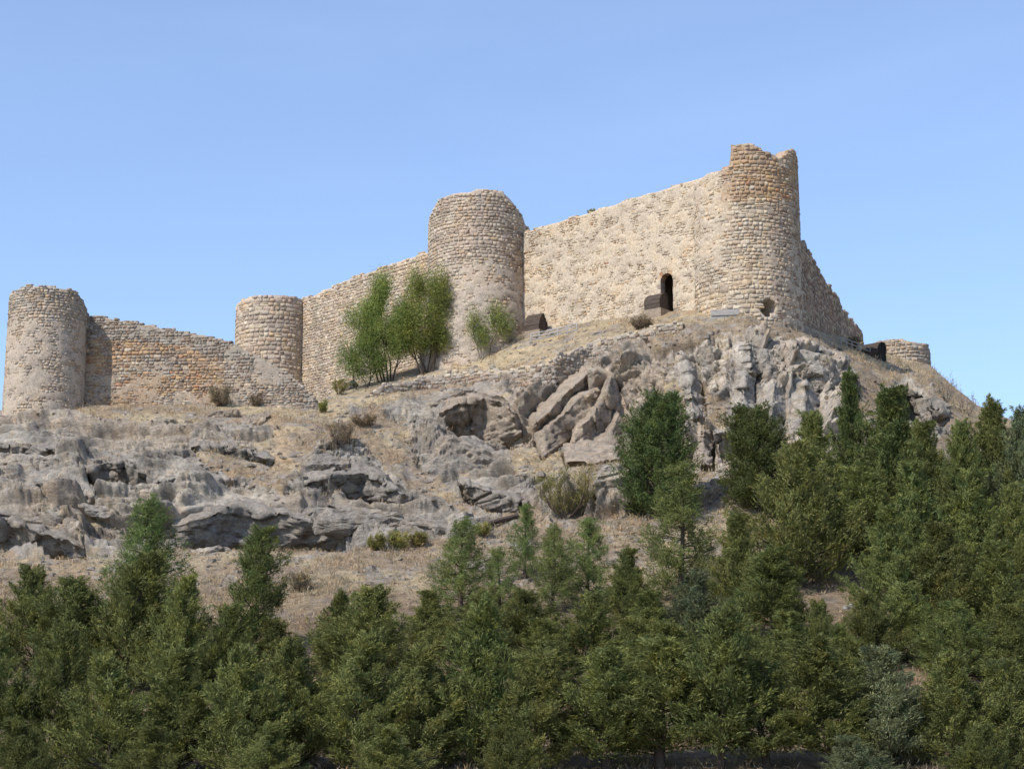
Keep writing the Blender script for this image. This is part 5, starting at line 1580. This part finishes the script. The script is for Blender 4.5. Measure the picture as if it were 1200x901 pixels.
# ================================================================== SMALL BUILT THINGS
def hutch(label, px, py_base, length, depth, height, ax, seed, Y=None, shade_end=False, peak=False):
    """curved-back plank hutch: planks bent over two end panels; ax = direction of its length (xy)"""
    p = on_hill(px, py_base) if Y is None else V(px, py_base, Y)
    rng = random.Random(seed)
    root = empty('wooden_hutch', (p.x, p.y, p.z - 0.1), label, 'hutch', 'wooden hutches around the castle')
    a = math.atan2(ax[1], ax[0])
    root.rotation_euler = (0, 0, a)
    # profile in local yz: +y is away from the viewer, -y the sunny front
    if peak:
        prof = [(-depth / 2, 0), (-depth * .47, height * .30), (-depth * .36, height * .58), (-depth * .20, height * .82), (0.02, height), (depth * .30, height * .60), (depth / 2, 0.0)]
    else:
        prof = [(-depth / 2, 0), (-depth * .5, height * .32), (-depth * .43, height * .60), (-depth * .27, height * .83), (0.0, height * .97), (depth * .26, height), (depth / 2, height * .9), (depth / 2, 0.0)]
    for i in range(len(prof) - 1):
        (y0, z0), (y1, z1) = prof[i], prof[i + 1]
        d = Vector((y1 - y0, z1 - z0)); nrm = Vector((-d.y, d.x)).normalized()
        if nrm.dot(Vector(((y0 + y1) / 2, (z0 + z1) / 2 - height * .4))) < 0: nrm = -nrm
        n_sub = 2 if d.length > 0.42 else 1
        for s in range(n_sub):
            f0, f1 = s / n_sub + 0.012, (s + 1) / n_sub - 0.012
            j = rng.uniform(0, .02)
            A0 = (y0 + d.x * f0, z0 + d.y * f0); A1 = (y0 + d.x * f1, z0 + d.y * f1)
            e = rng.uniform(-.03, .03)
            vs = []
            for x in (-length / 2 + e, length / 2 + e):
                for (yy, zz), o in ((A0, 0.0), (A1, 0.0), (A1, .05 + j), (A0, .05 + j)):
                    vs.append((x, yy + nrm.x * o, zz + nrm.y * o))
            obj('plank', mesh_np('plank', vs, [(0, 1, 2, 3), (7, 6, 5, 4), (0, 4, 5, 1), (1, 5, 6, 2), (2, 6, 7, 3), (3, 7, 4, 0)]), M['wood'], root)
    n = len(prof)
    for sgn in (-1, 1):
        x = sgn * (length / 2 - 0.10)
        vs = [(x - .03, y, z) for y, z in prof] + [(x + .03, y, z) for y, z in prof]
        fs = [tuple(range(n))[::-1], tuple(range(n, 2 * n))] + [(i, (i + 1) % n, (i + 1) % n + n, i + n) for i in range(n)]
        obj('end_panel', mesh_np('end_panel', vs, fs), M['dark' if shade_end and sgn > 0 else 'wood'], root)  # closed panel; its black colour paints in the shade of an opening
    return root

wd = (float(t_[0]), float(t_[1]))
hp = V(770, 366, seg(770, CA, CB)[1])
hut1 = hutch('dark wooden plank hutch with rounded top in front of the arched doorway', 769, 363, 1.4, 1.1, 1.25, wd, 1, Y=148.3)
hut2 = hutch('dark wooden plank hutch with peaked top between the middle tower and the path rail', 628, 388, 1.5, 1.2, 1.4, wd, 2, Y=155.0, peak=True)
hut3 = hutch('brown wooden hutch with one end painted as a dark shaded opening beside the ruined tower stump', 1024, 424, 1.5, 1.3, 1.6, (0.75, -0.66), 3, Y=158.0, shade_end=True)
# bring the hutches down onto the soil and give each a stone pad
for h in (hut1, hut2, hut3):
    z = ground_z(h.location.x, h.location.y, h.location.z)
    h.location.z = min(h.location.z, z + 0.25); top = h.location.z
    v, f = box_bm((1.7, 1.35, max(0.25, top - z + 0.5)), (0, 0, -max(0.25, top - z + 0.5) / 2 + 0.02))
    me = mesh_np('stone_pad', v, f); tint(me, np.tile(np.array([[0.30, 0.24, 0.18]]), (8, 1)))
    obj('stone_pad', me, M['stone'], h)

def rail(label, pts, height, post_every, nrails, mat, tn, cat='railing', infill=0):
    P3 = [on_hill(*p) for p in pts]
    root = empty('path_railing', P3[0], label, cat)
    b = np.array(P3[0])
    for A0, B0 in zip(P3[:-1], P3[1:]):
        L = (B0 - A0).length
        n = max(1, int(L / post_every))
        for i in range(n + 1):
            q = A0.lerp(B0, i / n)
            v, f = tube([np.array(q) - b - (0, 0, .3), np.array(q) - b + (0, 0, height)], [tn, tn], 6)
            obj('post', mesh_np('post', v, f), M[mat], root)
        for r in range(nrails):
            z = height * (1 - r * 0.45)
            v, f = tube([np.array(A0) - b + (0, 0, z), np.array(B0) - b + (0, 0, z)], [tn * .9, tn * .9], 6)
            obj('rail', mesh_np('rail', v, f), M[mat], root)
    return root
rail('low grey metal railing along the path right of the peaked hutch', [(622, 399), (642, 396), (676, 387)], 0.55, 0.8, 3, 'metal', 0.035)
rail('wooden railing on the slope below the shaded wall', [(985, 404), (1005, 411), (1020, 417)], 0.6, 0.9, 2, 'greywood', 0.05)
# pale boards lying along the foot of the tower
bp = [on_hill(834, 374), on_hill(862, 374)]
root = empty('board_edging', bp[0], 'pale grey boards edging the bank at the foot of the tall tower', 'boards')
dv_ = bp[1] - bp[0]
for k in range(2):
    L = 2.0
    v, f = box_bm((L, 0.06, 0.42), (0, 0, 0))
    o = obj('board', mesh_np('board', v, f), M['greywood'], root, (0.9 + k * 0.05, -0.25 - 0.08 * k, 0.12 + 0.3 * k))
    o.rotation_euler = (0, 0, math.atan2(dv_.y, dv_.x) * 0.3)
# fallen beam at the foot of the rocks
a0, b0 = on_hill(566, 618), on_hill(607, 606)
d = b0 - a0
v, f = tube([(0, 0, 0)] + [tuple(d * 0.5 + Vector((0, 0, .03)))] + [tuple(d)], [0.16, 0.17, 0.15], 8)
f = [tuple(x) for x in f.tolist()] + [tuple(range(8))[::-1], tuple(range(16, 24))]
tag(obj('fallen_beam', mesh_np('fallen_beam', v, f), M['wood'], None, a0 + Vector((0, 0, .1))), 'dark fallen beam lying at the foot of the rocks beside the squarish block', 'beam')
# dark leaning block by the retaining wall's left end
hull_rock('rock', 'dark pointed block standing at the left end of the retaining wall', 409, 456, 22, 20, 1.0, -20, 991, .6, 20, 0, (0.16, 0.15, 0.14), sink=.1)
hull_rock('rock', 'dark upright stone under the taller green tree', 507, 430, 14, 26, 0.9, 10, 992, .6, 20, 0, (0.14, 0.13, 0.12), sink=.1)
